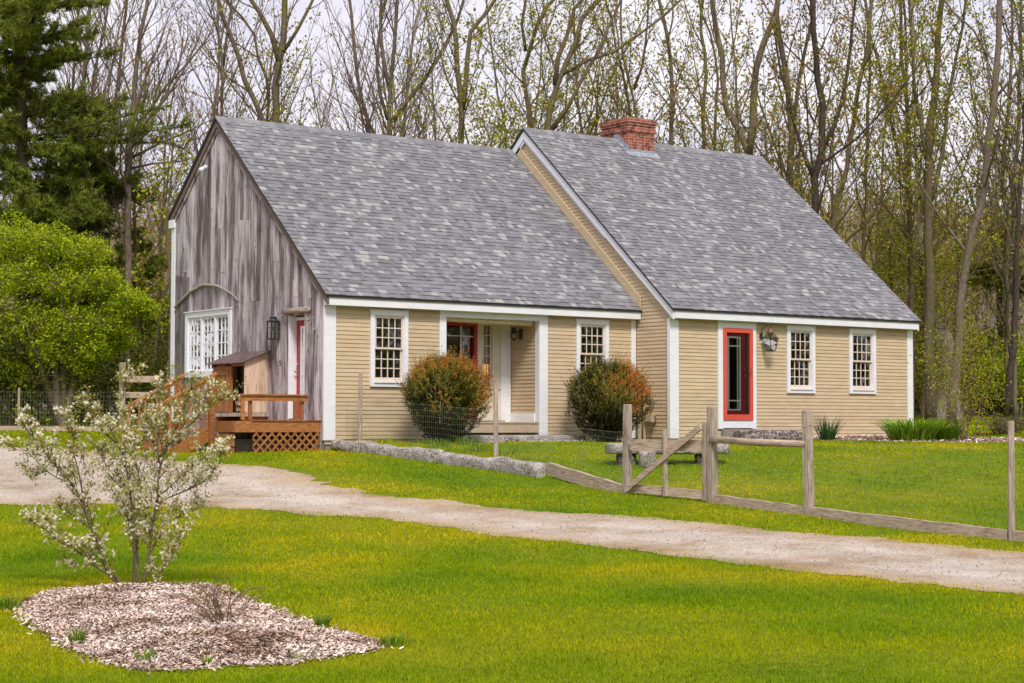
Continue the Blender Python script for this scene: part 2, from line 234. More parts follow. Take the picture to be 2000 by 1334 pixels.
# ------------------------------------------------------------------ mesh builder
class MB:
    def __init__(s): s.V = []; s.F = []; s.T = []; s.MI = []; s.n = 0
    def add(s, v, f, tone=0.5, mi=0):
        v = np.asarray(v, float).reshape(-1, 3); s.V.append(v)
        for q in f: s.F.append([i+s.n for i in q])
        if np.ndim(tone) == 0: s.T += [tone]*len(f)
        else: s.T += list(tone)
        s.MI += [mi]*len(f); s.n += len(v)
    def box(s, x0, x1, y0, y1, z0, z1, tone=.5, mi=0, T=None):
        v = np.array([(x, y, z) for z in (z0, z1) for y in (y0, y1) for x in (x0, x1)], float)
        if T: v = T(v)
        s.add(v, [(0, 2, 3, 1), (4, 5, 7, 6), (0, 1, 5, 4), (2, 6, 7, 3), (0, 4, 6, 2), (1, 3, 7, 5)], tone, mi); return s
    def bar(s, a, b, w, h, up=(0, 0, 1), tone=.5, mi=0):          # square bar between two points
        a = np.array(a, float); b = np.array(b, float); d = b-a; d /= np.linalg.norm(d); up = np.array(up, float)
        if abs(d@up) > .95: up = np.array((0, 1.0, 0))
        r = np.cross(d, up); r /= np.linalg.norm(r); u = np.cross(r, d)
        v = [p+r*i*w/2+u*j*h/2 for p in (a, b) for j in (-1, 1) for i in (-1, 1)]
        s.add(v, [(0, 2, 3, 1), (4, 5, 7, 6), (0, 1, 5, 4), (2, 6, 7, 3), (0, 4, 6, 2), (1, 3, 7, 5)], tone, mi); return s
    def tube(s, pts, rad, n=6, tone=.5, mi=0, cap=True):
        P = np.asarray(pts, float); k = len(P); R = np.broadcast_to(np.asarray(rad, float), (k,))
        d = np.empty_like(P); d[1:-1] = P[2:]-P[:-2]; d[0] = P[1]-P[0]; d[-1] = P[-1]-P[-2]
        d /= (np.linalg.norm(d, axis=1)[:, None]+1e-9)
        ref = np.array((1.0, .13, 0)) if abs(d[:, 2]).mean() > .6 else np.array((0, .1, 1.0))
        a = np.cross(d, ref); a /= (np.linalg.norm(a, axis=1)[:, None]+1e-9); b = np.cross(d, a)
        th = np.arange(n)*2*pi/n; ring = P[:, None]+R[:, None, None]*(np.cos(th)[None, :, None]*a[:, None]+np.sin(th)[None, :, None]*b[:, None])
        f = []
        for i in range(k-1):
            o = i*n
            for j in range(n): q = (j+1) % n; f.append((o+j, o+q, o+n+q, o+n+j))
        if cap: f.append(tuple(range(n))[::-1]); f.append(tuple(range((k-1)*n, k*n)))
        s.add(ring.reshape(-1, 3), f, tone, mi); return s
    def quads(s, c, ax, ay, tone, mi=0):                            # arrays of leaf rhombi: centre, half-axes
        n = len(c); v = np.stack([c-ax, c-ay, c+ax, c+ay], 1).reshape(-1, 3)
        f = (np.arange(n*4).reshape(-1, 4)+s.n); s.V.append(v); s.F += f.tolist(); s.T += list(np.broadcast_to(tone, (n,))); s.MI += [mi]*n; s.n += n*4
    def tris(s, a, b, c, tone, mi=0):
        n = len(a); v = np.stack([a, b, c], 1).reshape(-1, 3); f = (np.arange(n*3).reshape(-1, 3)+s.n)
        s.V.append(v); s.F += f.tolist(); s.T += list(np.broadcast_to(tone, (n,))); s.MI += [mi]*n; s.n += n*3
    def build(s, name, mats, parent=None, label=None, smooth=False, origin=None):
        V = np.concatenate(s.V)
        if origin is None: origin = np.array([(V[:, 0].min()+V[:, 0].max())/2, (V[:, 1].min()+V[:, 1].max())/2, V[:, 2].min()])
        origin = np.array(origin, float)
        me = bpy.data.meshes.new(name); L = np.array([len(f) for f in s.F]); idx = np.array([i for f in s.F for i in f], dtype=np.int32)
        me.vertices.add(len(V)); me.vertices.foreach_set('co', (V-origin).astype(np.float32).ravel())
        me.loops.add(len(idx)); me.loops.foreach_set('vertex_index', idx)
        me.polygons.add(len(L)); me.polygons.foreach_set('loop_start', np.concatenate([[0], np.cumsum(L)[:-1]]).astype(np.int32))
        me.update(calc_edges=True)
        if not isinstance(mats, (list, tuple)): mats = [mats]
        for mm in mats: me.materials.append(MT[mm] if isinstance(mm, str) else mm)
        if len(mats) > 1: me.polygons.foreach_set('material_index', np.array(s.MI, dtype=np.int32))
        a = me.attributes.new('tone', 'FLOAT', 'FACE'); a.data.foreach_set('value', np.array(s.T, dtype=np.float32))
        me.polygons.foreach_set('use_smooth', np.full(len(L), bool(smooth)))
        o = bpy.data.objects.new(name, me); COL.objects.link(o)
        par = parent
        if par is not None: o.parent = par; o.location = origin-wl(par)
        else: o.location = origin
        o['wl'] = [float(x) for x in origin]
        if label: o['label'] = label
        return o
def wl(o): return np.array(o['wl'])
def thing(name, label, cat, loc, group=None):
    o = bpy.data.objects.new(name, None); COL.objects.link(o); o.location = loc; o['wl'] = [float(x) for x in loc]; o.empty_display_size = .2
    return tag(o, label, cat, group)
def tag(o, label=None, cat=None, group=None, kind=None):
    if label: o['label'] = label
    if cat: o['category'] = cat
    if group: o['group'] = group
    if kind: o['kind'] = kind
    return o
def gridmesh(name, xs, ys, mat, zf, keep=None, smooth=True):       # camera-aligned sheet: xs along t, ys along s
    S, T = np.meshgrid(ys, xs, indexing='ij'); X = CAM[0]+S*FW[0]+T*RT[0]; Y = CAM[1]+S*FW[1]+T*RT[1]
    Z = zf(X, Y); V = np.stack([X, Y, Z], -1).reshape(-1, 3); n = len(xs)
    i, j = np.meshgrid(np.arange(len(ys)-1), np.arange(n-1), indexing='ij'); a = (i*n+j).ravel()
    F = np.stack([a, a+1, a+n+1, a+n], 1)
    if keep is not None:
        cx = X.ravel()[F].mean(1); cy = Y.ravel()[F].mean(1); F = F[keep(cx, cy)]
        u, inv = np.unique(F, return_inverse=True); F = inv.reshape(F.shape); V = V[u]
    mb = MB(); mb.V.append(V); mb.F = F.tolist(); mb.T = [.5]*len(F); mb.MI = [0]*len(F)
    return mb.build(name, mat, smooth=smooth, origin=(0, 0, 0))
def nz(x, y, f, seed=0):                                          # cheap smooth pseudo noise, -1..1
    return (np.sin(x*f+seed)+np.sin(y*f*1.13+seed*2.1)+np.sin((x+y)*f*.71+seed*.7)+np.sin((x-y*.8)*f*1.9+seed*1.3)*.6)/3.6

# ------------------------------------------------------------------ ground
def inpoly(x, y, P):
    x = np.asarray(x); y = np.asarray(y); c = np.zeros(x.shape, bool); n = len(P); j = n-1
    for i in range(n):
        xi, yi = P[i][0], P[i][1]; xj, yj = P[j][0], P[j][1]
        k = ((yi > y) != (yj > y)) & (x < (xj-xi)*(y-yi)/(yj-yi+1e-12)+xi); c ^= k; j = i
    return c
lo = [gp(px, py) for px, py in ((-900, 975), (0, 985), (200, 984), (500, 992), (750, 1014), (1000, 1047), (1200, 1070), (1400, 1095), (1700, 1128), (2000, 1162), (2500, 1222), (3200, 1300))]
up = [gp(px, py) for px, py in ((3200, 1180), (2500, 1124), (2000, 1084), (1700, 1052), (1400, 1024), (1200, 1010), (1000, 1000), (800, 978), (700, 962), (620, 948), (560, 925), (480, 912), (400, 905), (250, 893), (100, 878), (-60, 866), (-900, 862))]
DRIVE = lo+up
PATCH = [gp(px, py) for px, py in ((470, 912), (560, 912), (640, 925), (700, 940), (640, 952), (560, 945))]
MULCH = [gp(px, py) for px, py in ((35, 1195), (60, 1172), (110, 1155), (200, 1148), (330, 1146), (405, 1143), (450, 1160), (520, 1188), (600, 1222), (690, 1245), (738, 1268), (650, 1285), (560, 1300), (440, 1302), (380, 1313), (300, 1310), (210, 1298), (150, 1270), (110, 1245), (70, 1225))]
BED = [gp(px, py) for px, py in ((1530, 857), (1600, 861), (1700, 863), (1850, 866), (2000, 865), (2200, 864), (2200, 860), (2000, 857), (1850, 855), (1700, 853), (1560, 851))]
def wob(x, y, a): return x+a*nz(x, y, 5.0, 1)+a*.6*nz(x, y, 13., 4), y+a*nz(x, y, 5.3, 7)+a*.6*nz(x, y, 14., 9)
def in_drive_old(x, y, a=.18): return inpoly(*wob(x+.22*nz(x, y, 1.9, 6), y+.22*nz(x, y, 2.1, 2), a), DRIVE)
def in_mulch(x, y): return inpoly(*wob(x, y, .10), MULCH)
def in_mulch2(x, y): x = np.asarray(x); return inpoly(*wob(x, y, .10), MULCH) | (inpoly(x+rng.normal(0, .07, x.shape), y+rng.normal(0, .07, x.shape), MULCH))
def drive_sd(x, y):
    d = drive_edge(x, y); d = np.where(inpoly(x, y, DRIVE), d, -d)
    return d+.16*nz(x, y, 1.9, 6)+.13*nz(x, y, 5.1, 2)+.08*nz(x, y, 13., 4)
def in_drive(x, y, a=0): return drive_sd(np.asarray(x, float), np.asarray(y, float)) > -.12-a
def drive_edge(x, y):
    d = np.full(x.shape, 9.0)
    for i in range(len(DRIVE)):
        ax, ay = DRIVE[i-1][:2]; bx, by = DRIVE[i][:2]; L2 = (bx-ax)**2+(by-ay)**2; u = np.clip(((x-ax)*(bx-ax)+(y-ay)*(by-ay))/L2, 0, 1); d = np.minimum(d, np.hypot(x-ax-u*(bx-ax), y-ay-u*(by-ay)))
    return d
def in_bed(x, y): return inpoly(*wob(x, y, .08), BED)
def in_house(x, y): return ((x > 0) & (x < 7.8) & (y > -.02) & (y < 6.7)) | ((x > 7.78) & (x < 15.35) & (y > -1.12) & (y < 9))
tag(gridmesh('lawn', np.concatenate([[-110, -60, -40, -25, -20], np.arange(-16, 16, .1), [20, 30, 60, 110]]), np.concatenate([[-110, -60, -30, -8, 0, 6], np.arange(9, 36.5, .1), np.arange(36.5, 40, .2), np.arange(40, 66.1, 1)]), 'lawn', ground), kind='structure')
tag(gridmesh('forest_floor', np.arange(-140, 141, 4), np.concatenate([np.arange(64, 120, 3), np.arange(120, 300, 6), [340, 420, 600, 900]]), 'floor', lambda x, y: ground(x, y)+.03), kind='structure')
tag(gridmesh('ground', [-3000, 0, 3000], [-3000, 0, 3000], 'floor', lambda x, y: x*0-2.5), kind='structure')
tag(gridmesh('driveway', np.arange(-15, 9, .05), np.arange(13, 36, .05), 'gravel', lambda x, y: ground(x, y)+.006+.004*nz(x, y, 9), keep=lambda x, y: in_drive(x, y)), kind='structure')
do = bpy.data.objects['driveway']; me = do.data; co_ = np.empty(len(me.vertices)*3, dtype=np.float32); me.vertices.foreach_get('co', co_); co_ = co_.reshape(-1, 3); de = drive_edge(co_[:, 0], co_[:, 1]); w_ = np.clip(1-(de+.25*nz(co_[:, 0], co_[:, 1], 2.7, 8))/.75, 0, 1)
tk = np.exp(-((de-1.0)/.28)**2); a_ = me.attributes.new('dirt', 'FLOAT', 'POINT'); a_.data.foreach_set('value', w_.astype(np.float32)); a_ = me.attributes.new('track', 'FLOAT', 'POINT'); a_.data.foreach_set('value', tk.astype(np.float32))
def mulch_z(x, y):
    x = np.asarray(x, float); y = np.asarray(y, float); d = np.full(x.shape, 9.0)
    for i in range(len(MULCH)):
        ax, ay = MULCH[i-1][:2]; bx, by = MULCH[i][:2]; L2 = (bx-ax)**2+(by-ay)**2; u = np.clip(((x-ax)*(bx-ax)+(y-ay)*(by-ay))/L2, 0, 1); d = np.minimum(d, np.hypot(x-ax-u*(bx-ax), y-ay-u*(by-ay)))
    q = np.clip(d/.75, 0, 1); q = q*q*(3-2*q); ins = inpoly(x, y, MULCH)
    return ground(x, y)+.004+np.where(ins, .085*q+.010*nz(x, y, 11.)*np.clip(d/.15, 0, 1), -.0)
mo = gridmesh('mulch_bed', np.arange(-6, 0, .06), np.arange(11, 18.5, .06), 'mulchbase', mulch_z, keep=in_mulch); tag(mo, 'low oval mound of soil under pale wood chips in the front lawn', 'mulch bed', kind='stuff')
bo = gridmesh('garden_bed', np.arange(4, 18, .15), np.arange(36, 50, .15), 'mulchbase', lambda x, y: ground(x, y)+.02+.01*nz(x, y, 9), keep=in_bed); tag(bo, 'narrow brown planting bed along the foot of the tan clapboard wall', 'garden bed', kind='stuff')
def chips(name, reg, n, box, zf, size, label):
    k = 0; mb = MB(); X = []; Y = []
    x = rng.uniform(box[0], box[1], n); y = rng.uniform(box[2], box[3], n); ok = reg(x, y); x = x[ok]; y = y[ok]; m = len(x); z = zf(x, y)
    th = rng.uniform(0, pi, m); l = size*rng.uniform(.5, 1.5, m); w = l*rng.uniform(.25, .5, m); tl = rng.normal(0, .35, m)
    c = np.stack([x, y, z+.008+.012*rng.random(m)], 1); ax = np.stack([np.cos(th)*l, np.sin(th)*l, tl*l], 1); ay = np.stack([-np.sin(th)*w, np.cos(th)*w, rng.normal(0, .4, m)*w], 1)
    a, b, cc, d = c-ax-ay, c+ax-ay, c+ax+ay, c-ax+ay
    v = np.stack([a, b, cc, d], 1).reshape(-1, 3); mb.V.append(v); mb.F = np.arange(4*m).reshape(-1, 4).tolist(); mb.T = list(np.clip(rng.normal(.55, .38, m), 0, 1)); mb.MI = [0]*m
    return tag(mb.build(name, 'chips', origin=(0, 0, 0)), label, 'wood chips', kind='stuff')
ax_ = [q[0] for q in MULCH]; ay_ = [q[1] for q in MULCH]
chips('mulch_chips', in_mulch2, 95000, (min(ax_)-.2, max(ax_)+.2, min(ay_)-.2, max(ay_)+.2), mulch_z, .014, 'pale pinkish wood chips spread under the flowering shrub')
bx_ = [q[0] for q in BED]; by_ = [q[1] for q in BED]
chips('bed_chips', in_bed, 4500, (min(bx_), max(bx_), min(by_), max(by_)), lambda x, y: ground(x, y)+.03, .025, 'brown wood chips covering the bed at the foot of the house')

def stones(n):
    mb = MB(); X = rng.uniform(-16, 4, n); Y = rng.uniform(-20, 2, n); ok = in_drive(X, Y, -.5); X = X[ok]; Y = Y[ok]; m = len(X); r = rng.uniform(.006, .018, m); z = ground(X, Y)+.012; th = rng.uniform(0, pi, m)
    c = np.stack([X, Y, z], 1); a = np.stack([np.cos(th)*r, np.sin(th)*r, 0*r], 1); b = np.stack([-np.sin(th)*r*.7, np.cos(th)*r*.7, 0*r], 1); up = np.stack([0*r, 0*r, r*.8], 1); tn = np.clip(rng.normal(.5, .35, m), 0, 1)
    for p, q in ((a, b), (b, -a), (-a, -b), (-b, a)): mb.tris(c+p, c+q, c+up, tn)
    return tag(mb.build('gravel_stones', 'chipstone', origin=(0, 0, 0)), 'loose grey and pinkish stones scattered over the gravel drive', 'gravel', kind='stuff')
MT['chipstone'] = M('loose_stones', [(.3, (.28, .23, .20)), (.7, (.48, .43, .39))], 9, rough=.9, bmp=0, tone=.5)
stones(40000)

# grass blades
def make_grass():
    A = []
    for (s0, s1, dens, w, h) in ((10.8, 15, 2800, .0042, .027), (15, 20, 1800, .0052, .030), (20, 27, 900, .0072, .032), (27, 38, 480, .0095, .034), (38, 64, 150, .016, .05)):
        t1 = s1*.42; n = int(dens*(s1-s0)*2*t1); s = rng.uniform(s0, s1, n); t = rng.uniform(-t1, t1, n); ok = (abs(t) < s*.31+.4) | ((abs(t) < s*.41+.5) & (rng.random(n) < .6)); s = s[ok]; t = t[ok]
        x = CAM[0]+s*FW[0]+t*RT[0]; y = CAM[1]+s*FW[1]+t*RT[1]
        thin = rng.random(len(x))
        ok = ~in_house(x, y) & ~(in_mulch(x, y) & (thin < .985)) & ~(in_bed(x, y) & (thin < .97)) & ~((abs(x-np.clip(.14+.057*(-y-.14), .14, .5)) < .14) & (y > -6.4) & (y < 0))
        sdv = drive_sd(x, y); pr = np.clip(.42-sdv/.42, .006, 1); pr = np.where(sdv < -.45, 1, pr); ok &= (thin > 1-pr)|(sdv < -.6)
        ok &= ~(inpoly(*wob(x, y, .4), PATCH) & (thin < .88))
        x = x[ok]; y = y[ok]; k = len(x); z = ground(x, y); th = rng.uniform(0, 2*pi, k); hh = h*rng.uniform(.6, 1.35, k)*(1+.35*nz(x, y, 2.3, 5)); ln = rng.normal(0, .45, (k, 2))*hh[:, None]
        near = (abs(x-.26-np.clip(.14+.057*(-y-.14), .14, .5)) < .12) & (y > -7) & (y < -.3); hh = np.where(near, hh*2.2, hh)
        ww = w*rng.uniform(.7, 1.3, k); b = np.stack([x, y, z-.004], 1); o = np.stack([np.cos(th)*ww, np.sin(th)*ww, 0*ww], 1)
        A.append((b-o, b+o, b+np.stack([ln[:, 0], ln[:, 1], hh], 1), rng.random(k)))
    v = np.concatenate([np.stack(q[:3], 1).reshape(-1, 3) for q in A]); tone = np.concatenate([q[3] for q in A]); n = len(tone)
    me = bpy.data.meshes.new('grass'); me.vertices.add(3*n); me.vertices.foreach_set('co', v.astype(np.float32).ravel()); me.loops.add(3*n); me.loops.foreach_set('vertex_index', np.arange(3*n, dtype=np.int32))
    me.polygons.add(n); me.polygons.foreach_set('loop_start', (np.arange(n)*3).astype(np.int32)); me.update(calc_edges=True); me.materials.append(MT['grass'])
    me.polygons.foreach_set('use_smooth', np.zeros(n, dtype=bool)); a = me.attributes.new('tone', 'FLOAT', 'FACE'); a.data.foreach_set('value', tone.astype(np.float32)); o = bpy.data.objects.new('grass', me); COL.objects.link(o)
    tag(o, 'short mown yellow green grass covering the lawns', 'grass', kind='stuff'); print('grass blades', n)
make_grass()

# ================================================================== THE HOUSE
house = thing('house', 'tan clapboard cape house with grey shingle roofs, a weathered board gable and brick chimney', 'house', (7.78, 0, 0))
LA, XB, YB = 7.78, 15.35, -1.113
def roofA(y): return 2.762+.864*(y+.218) if y < 4.463 else 6.806-.864*(y-4.463)
def roofB(y): return 2.747+.852*(y+1.331) if y < 3.983 else 7.275-.852*(y-3.983)
RA1, RB1 = 6.72, 7.6
def TF(Y): return lambda v: np.stack([v[:, 0], v[:, 1]+Y, v[:, 2]], 1)            # front walls, facing -Y
def TG(X): return lambda v: np.stack([v[:, 1]+X, v[:, 0], v[:, 2]], 1)            # gable walls, facing -X
def TR(X): return lambda v: np.stack([X-v[:, 1], v[:, 0], v[:, 2]], 1)            # facing +X
def colwall(mb, T, u0, u1, z0, ztop, ops, d0, d1, step=99, breaks=()):
    us = sorted(set([u0, u1]+[b for b in breaks if u0 < b < u1]+[e for o in ops for e in o[:2] if u0 < e < u1]))
    for a, b in zip(us[:-1], us[1:]):
        c = (a+b)/2; iv = [(z0, None)]
        for o in ops:
            if o[0] < c < o[1]:
                nv = []
                for (p, q) in iv:
                    if q is None or q > o[3]:
                        if o[2] > p+.001: nv.append((p, o[2]))
                        nv.append((o[3], q))
                    else: nv.append((p, q))
                iv = nv
        for p, q in iv:
            ta, tb = (q, q) if q is not None else (ztop(a), ztop(b))
            v = np.array([(a, d0, p), (b, d0, p), (b, d1, p), (a, d1, p), (a, d0, ta), (b, d0, tb), (b, d1, tb), (a, d1, ta)], float)
            mb.add(T(v), [(0, 1, 2, 3), (4, 7, 6, 5), (0, 4, 5, 1), (1, 5, 6, 2), (2, 6, 7, 3), (3, 7, 4, 0)])
def clap(mb, T, lo_, hi_, z0, z1, h, ops):
    n = max(1, round((z1-z0)/h)); h = (z1-z0)/n
    for i in range(n):
        a = z0+i*h; b = a+h; c = (a+b)/2; segs = [(lo_(c), hi_(c))]
        if segs[0][1]-segs[0][0] < .02: continue
        for o in ops:
            if o[2] < c < o[3]:
                ns = []
                for p, q in segs:
                    if q <= o[0] or p >= o[1]: ns.append((p, q)); continue
                    if p < o[0]: ns.append((p, o[0]))
                    if q > o[1]: ns.append((o[1], q))
                segs = ns
        for p, q in segs:
            cuts = [p]
            while q-cuts[-1] > 4.2: cuts.append(cuts[-1]+rnd.uniform(2.2, 3.8))
            cuts.append(q)
            for p2, q2 in zip(cuts[:-1], cuts[1:]):
                jit = rnd.uniform(-.0012, .0012)
                v = np.array([(p2, -.016+jit, a), (q2, -.016+jit, a), (q2, -.004, b), (p2, -.004, b), (p2, 0, a), (q2, 0, a)], float)
                mb.add(T(v), [(0, 1, 2, 3), (4, 5, 1, 0)], rnd.random())
H = .080
# front wall of the left wing
opA = [(1.08, 1.77, 1.10, 2.44), (2.70, 5.20, -.2, 2.50), (6.19, 6.89, 1.13, 2.43)]
mb = MB(); colwall(mb, TF(0), 0, LA, -.1, lambda u: 2.88, opA, .0005, .12); clap(mb, TF(0), lambda z: .2, lambda z: LA-.1, 0, 2.58, H, opA)
mb.build('clapboard_wall', 'clap', house)
# front wall of the right wing
opB = [(9.2, 10.18, .30, 2.44), (11.30, 12.0, 1.08, 2.42), (13.30, 14.0, 1.10, 2.42)]
mb = MB(); colwall(mb, TF(YB), LA, XB, -.05, lambda u: 2.86, opB, .0005, .12); clap(mb, TF(YB), lambda z: LA+.15, lambda z: XB-.12, .02, 2.55, H, opB)
mb.build('clapboard_wall', 'clap', house)
# left gable of the right wing (rises above the left wing's roof)
lowB = lambda z: max(YB+.02, (z+.14-2.747)/.852-1.331+.05); hiB = lambda z: min(RB1-.1, 3.983+(7.275-z-.14)/.852)
mb = MB(); colwall(mb, TG(LA), YB+.121, RB1-.15, -.05, lambda u: roofB(u)-.09, [], .0005, .12, breaks=(3.983,)); clap(mb, TG(LA), lowB, hiB, .02, 6.95, H, [])
mb.build('clapboard_wall', 'clap', house)
# right gable and rear walls
opR = [(.35, 1.75, 1.0, 2.45), (3.2, 4.7, 1.0, 2.45)]
mb = MB(); colwall(mb, TR(XB), YB+.121, RB1-.15, -.05, lambda u: roofB(u)-.09, opR, .0005, .12, breaks=(3.983,)); clap(mb, TR(XB), lowB, hiB, .02, 6.95, H, opR)
mb.build('clapboard_wall', 'clap', house)
mb = MB(); mb.box(.12, LA-.001, 6.5, 6.6, -.1, 4.80); mb.box(LA+.12, XB-.12, RB1-.27, RB1-.15, -.05, 4.3)
mb.build('rear_wall', 'clap', house)
mb = MB(); mb.box(.02, LA, .02, 6.6, -.45, -.1); mb.box(LA+.001, XB-.02, YB+.02, RB1-.2, -.4, -.051); mb.build('foundation', 'found', house)
mb = MB(); mb.box(.13, 2.66, .13, 6.5, .30, .36); mb.box(2.661, 5.24, 1.1, 6.5, .30, .36); mb.box(5.241, LA-.01, .13, 6.5, .3, .36)
mb.box(LA+.125, XB-.125, YB+.125, RB1-.28, .28, .34); mb.box(.13, LA-.01, .13, 6.5, 2.62, 2.68); mb.box(LA+.125, XB-.125, YB+.125, RB1-.28, 2.60, 2.66)
mb.box(2.5, 2.56, 1.2, 6.4, .36, 2.62); mb.box(5.6, 5.66, .2, 6.4, .36, 2.62); mb.build('interior_floor', 'interior', house)
# weathered board gable of the left wing
opG = [(3.90, 5.78, 1.42, 2.58), (.74, 1.39, .40, 2.43)]
mb = MB(); colwall(mb, TG(0), .121, 6.5, -.2, lambda u: roofA(u)-.10, opG, .0005, .11, breaks=(4.463,)); mb.build('sheathing', 'found', house)
mb = MB(); u = .02; edges = [.02]; stops = [.74, 1.39, 3.90, 5.78, 6.49]
for sp in stops:
    while sp-edges[-1] > .26: edges.append(edges[-1]+rnd.choice([.11, .13, .15, .17, .20]))
    if sp-edges[-1] < .06: edges[-1] = sp
    else: edges.append(sp)
for a, b in zip(edges[:-1], edges[1:]):
    c = (a+b)/2; zi = [(-.28 if c < 6 else -.22, None)]
    for o in opG:
        if o[0]-.01 < c < o[1]+.01: zi = [(zi[0][0], o[2]), (o[3], None)]
    fin = []
    for p, q in zi:
        top = roofA(c)-.12 if q is None else q; cut = [p]
        for lv in (2.8, 3.55, 4.5):
            zz = lv+rnd.uniform(-.12, .12) if rnd.random() < .5 else lv
            if cut[-1]+.3 < zz < top-.4 and rnd.random() < .38: cut.append(zz)
        for i in range(len(cut)):
            fin.append((cut[i], cut[i+1]-.004 if i+1 < len(cut) else q))
    for p, q in fin:
        ta, tb = (q, q) if q is not None else (roofA(a)-.11, roofA(b)-.11)
        if a < 4.463 < b and q is None: ta = tb = roofA(c)-.13
        d = -.022-rnd.uniform(0, .007); g = .002+rnd.random()*.0025
        v = np.array([(a+g, d, p), (b-g, d, p), (b-g, 0, p), (a+g, 0, p), (a+g, d, ta), (b-g, d, tb), (b-g, 0, tb), (a+g, 0, ta)], float)
        mb.add(TG(0)(v), [(0, 1, 2, 3), (4, 7, 6, 5), (0, 4, 5, 1), (1, 5, 6, 2), (3, 7, 4, 0)], min(1, max(0, rnd.gauss(.5, .32))))
mb.build('barn_board_wall', 'barn', house)

# roofs ---------------------------------------------------------------
def slab(mb, x0, x1, ya, za, yb_, zb_, t):                 # a sloping slab, thickness measured vertically below
    v = [(x0, ya, za), (x1, ya, za), (x1, yb_, zb_), (x0, yb_, zb_), (x0, ya, za-t), (x1, ya, za-t), (x1, yb_, zb_-t), (x0, yb_, zb_-t)]
    mb.add(v, [(0, 1, 2, 3), (7, 6, 5, 4), (0, 4, 5, 1), (1, 5, 6, 2), (2, 6, 7, 3), (3, 7, 4, 0)])
def shingles(x0, x1, ya, za, yb_, zb_, skip=None):
    mb = MB(); L = math.hypot(yb_-ya, zb_-za); d = np.array((0, (yb_-ya)/L, (zb_-za)/L)); nrm = np.array((0, -d[2], d[1])); nrm *= (1 if nrm[2] > 0 else -1)
    n = round(L/.128); h = L/n; o = np.array((0, ya, za))
    cl = np.zeros(400)
    for i in range(n):
        x = x0-rnd.random()*.1; a = i*h; b = min(L, a+h*1.35); k = 0
        while x < x1:
            w = rnd.choice([.08, .10, .13, .13, .16, .20]); p = max(x, x0); q = min(x+w, x1); x += w
            if q-p < .01: continue
            tone = rnd.random()*.86 if rnd.random() > .10 else rnd.uniform(.88, 1)
            tone = tone if tone > .86 else tone*.80+.07+.05*nz(p, i*h, 1.2, 3)
            lift = rnd.choice([.010, .019]); 
            P0 = o+d*a+nrm*lift; P1 = o+d*b+nrm*.0015; G = o+d*a+nrm*.0
            v = [(p, P0[1], P0[2]), (q, P0[1], P0[2]), (q, P1[1], P1[2]), (p, P1[1], P1[2]), (p, G[1], G[2]), (q, G[1], G[2])]
            mb.add(v, [(0, 1, 2, 3), (4, 5, 1, 0), (0, 3, 4), (1, 5, 2)], [min(1, max(0, tone))]*4)
    return mb
def roof(x0, x1, ya, yr, yz, fz, lab):
    ro = MB(); slab(ro, x0, x1, ya, fz(ya)-.004, yr, fz(yr)-.004, .05); slab(ro, x0, x1, yr+.0005, fz(yr)-.004, yz, fz(yz)-.004, .05)
    r = ro.build('roof', 'edge', house)
    shingles(x0-.012, x1+.012, ya-.012, fz(ya)-.012*.86, yr, fz(yr)).build('shingles', 'shingle', r)
    s2 = shingles(x0-.012, x1+.012, yz+.012, fz(yz)-.012*.86, yr, fz(yr)); s2.build('shingles', 'shingle', r)
    c = MB(); x = x0-.012
    while x < x1:
        w = .2; q = min(x+w+.03, x1+.012); zr = fz(yr)
        v = [(x, yr-.15, fz(yr-.15)+.012), (q, yr-.15, fz(yr-.15)+.024), (q, yr, zr+.03), (x, yr, zr+.018), (x, yr+.15, fz(yr+.15)+.012), (q, yr+.15, fz(yr+.15)+.024)]
        c.add(v, [(0, 1, 2, 3), (3, 2, 5, 4)], rnd.uniform(.2, .75)); x += w
    c.build('ridge_cap', 'shingle', r); return r
roof(-.11, LA-.006, -.218, 4.463, RA1, roofA, 'left')
roof(LA-.11, XB+.10, -1.331, 3.983, RB1, roofB, 'right')
# rake trim
def rake(X0, X1, ya, yb_, fz, drop, w, mat, name):
    mb = MB(); slab(mb, X0, X1, ya, fz(ya)-drop, yb_, fz(yb_)-drop, w); return mb.build(name, mat, house)
for (a, b) in ((-.20, 4.463), (4.4635, RA1-.02)):
    rake(-.085, -.036, a, b, roofA, .056, .15, 'rakewood', 'rake_board'); rake(-.055, -.031, a if a > 0 else .0, b if b > 5 else 4.463, roofA, .207, .10, 'barn', 'rake_board')
for (a, b) in ((-1.30, 3.983), (3.9835, RB1-.02)):
    rake(LA-.085, LA-.036, a, b, roofB, .056, .20, 'white', 'rake_board')
    rake(XB+.03, XB+.075, a, b, roofB, .056, .20, 'white', 'rake_board')
rake(LA-.060, LA-.032, 1.0, 3.983, roofB, .257, .07, 'white', 'rake_board'); rake(LA-.060, LA-.032, 3.9835, 5.2, roofB, .257, .07, 'white', 'rake_board')
# skirt board where the left roof meets the tall gable
rake(LA-.060, LA-.028, -.2, 4.463, lambda y: roofA(y)+.27, 0, .245, 'clap', 'skirt_board')
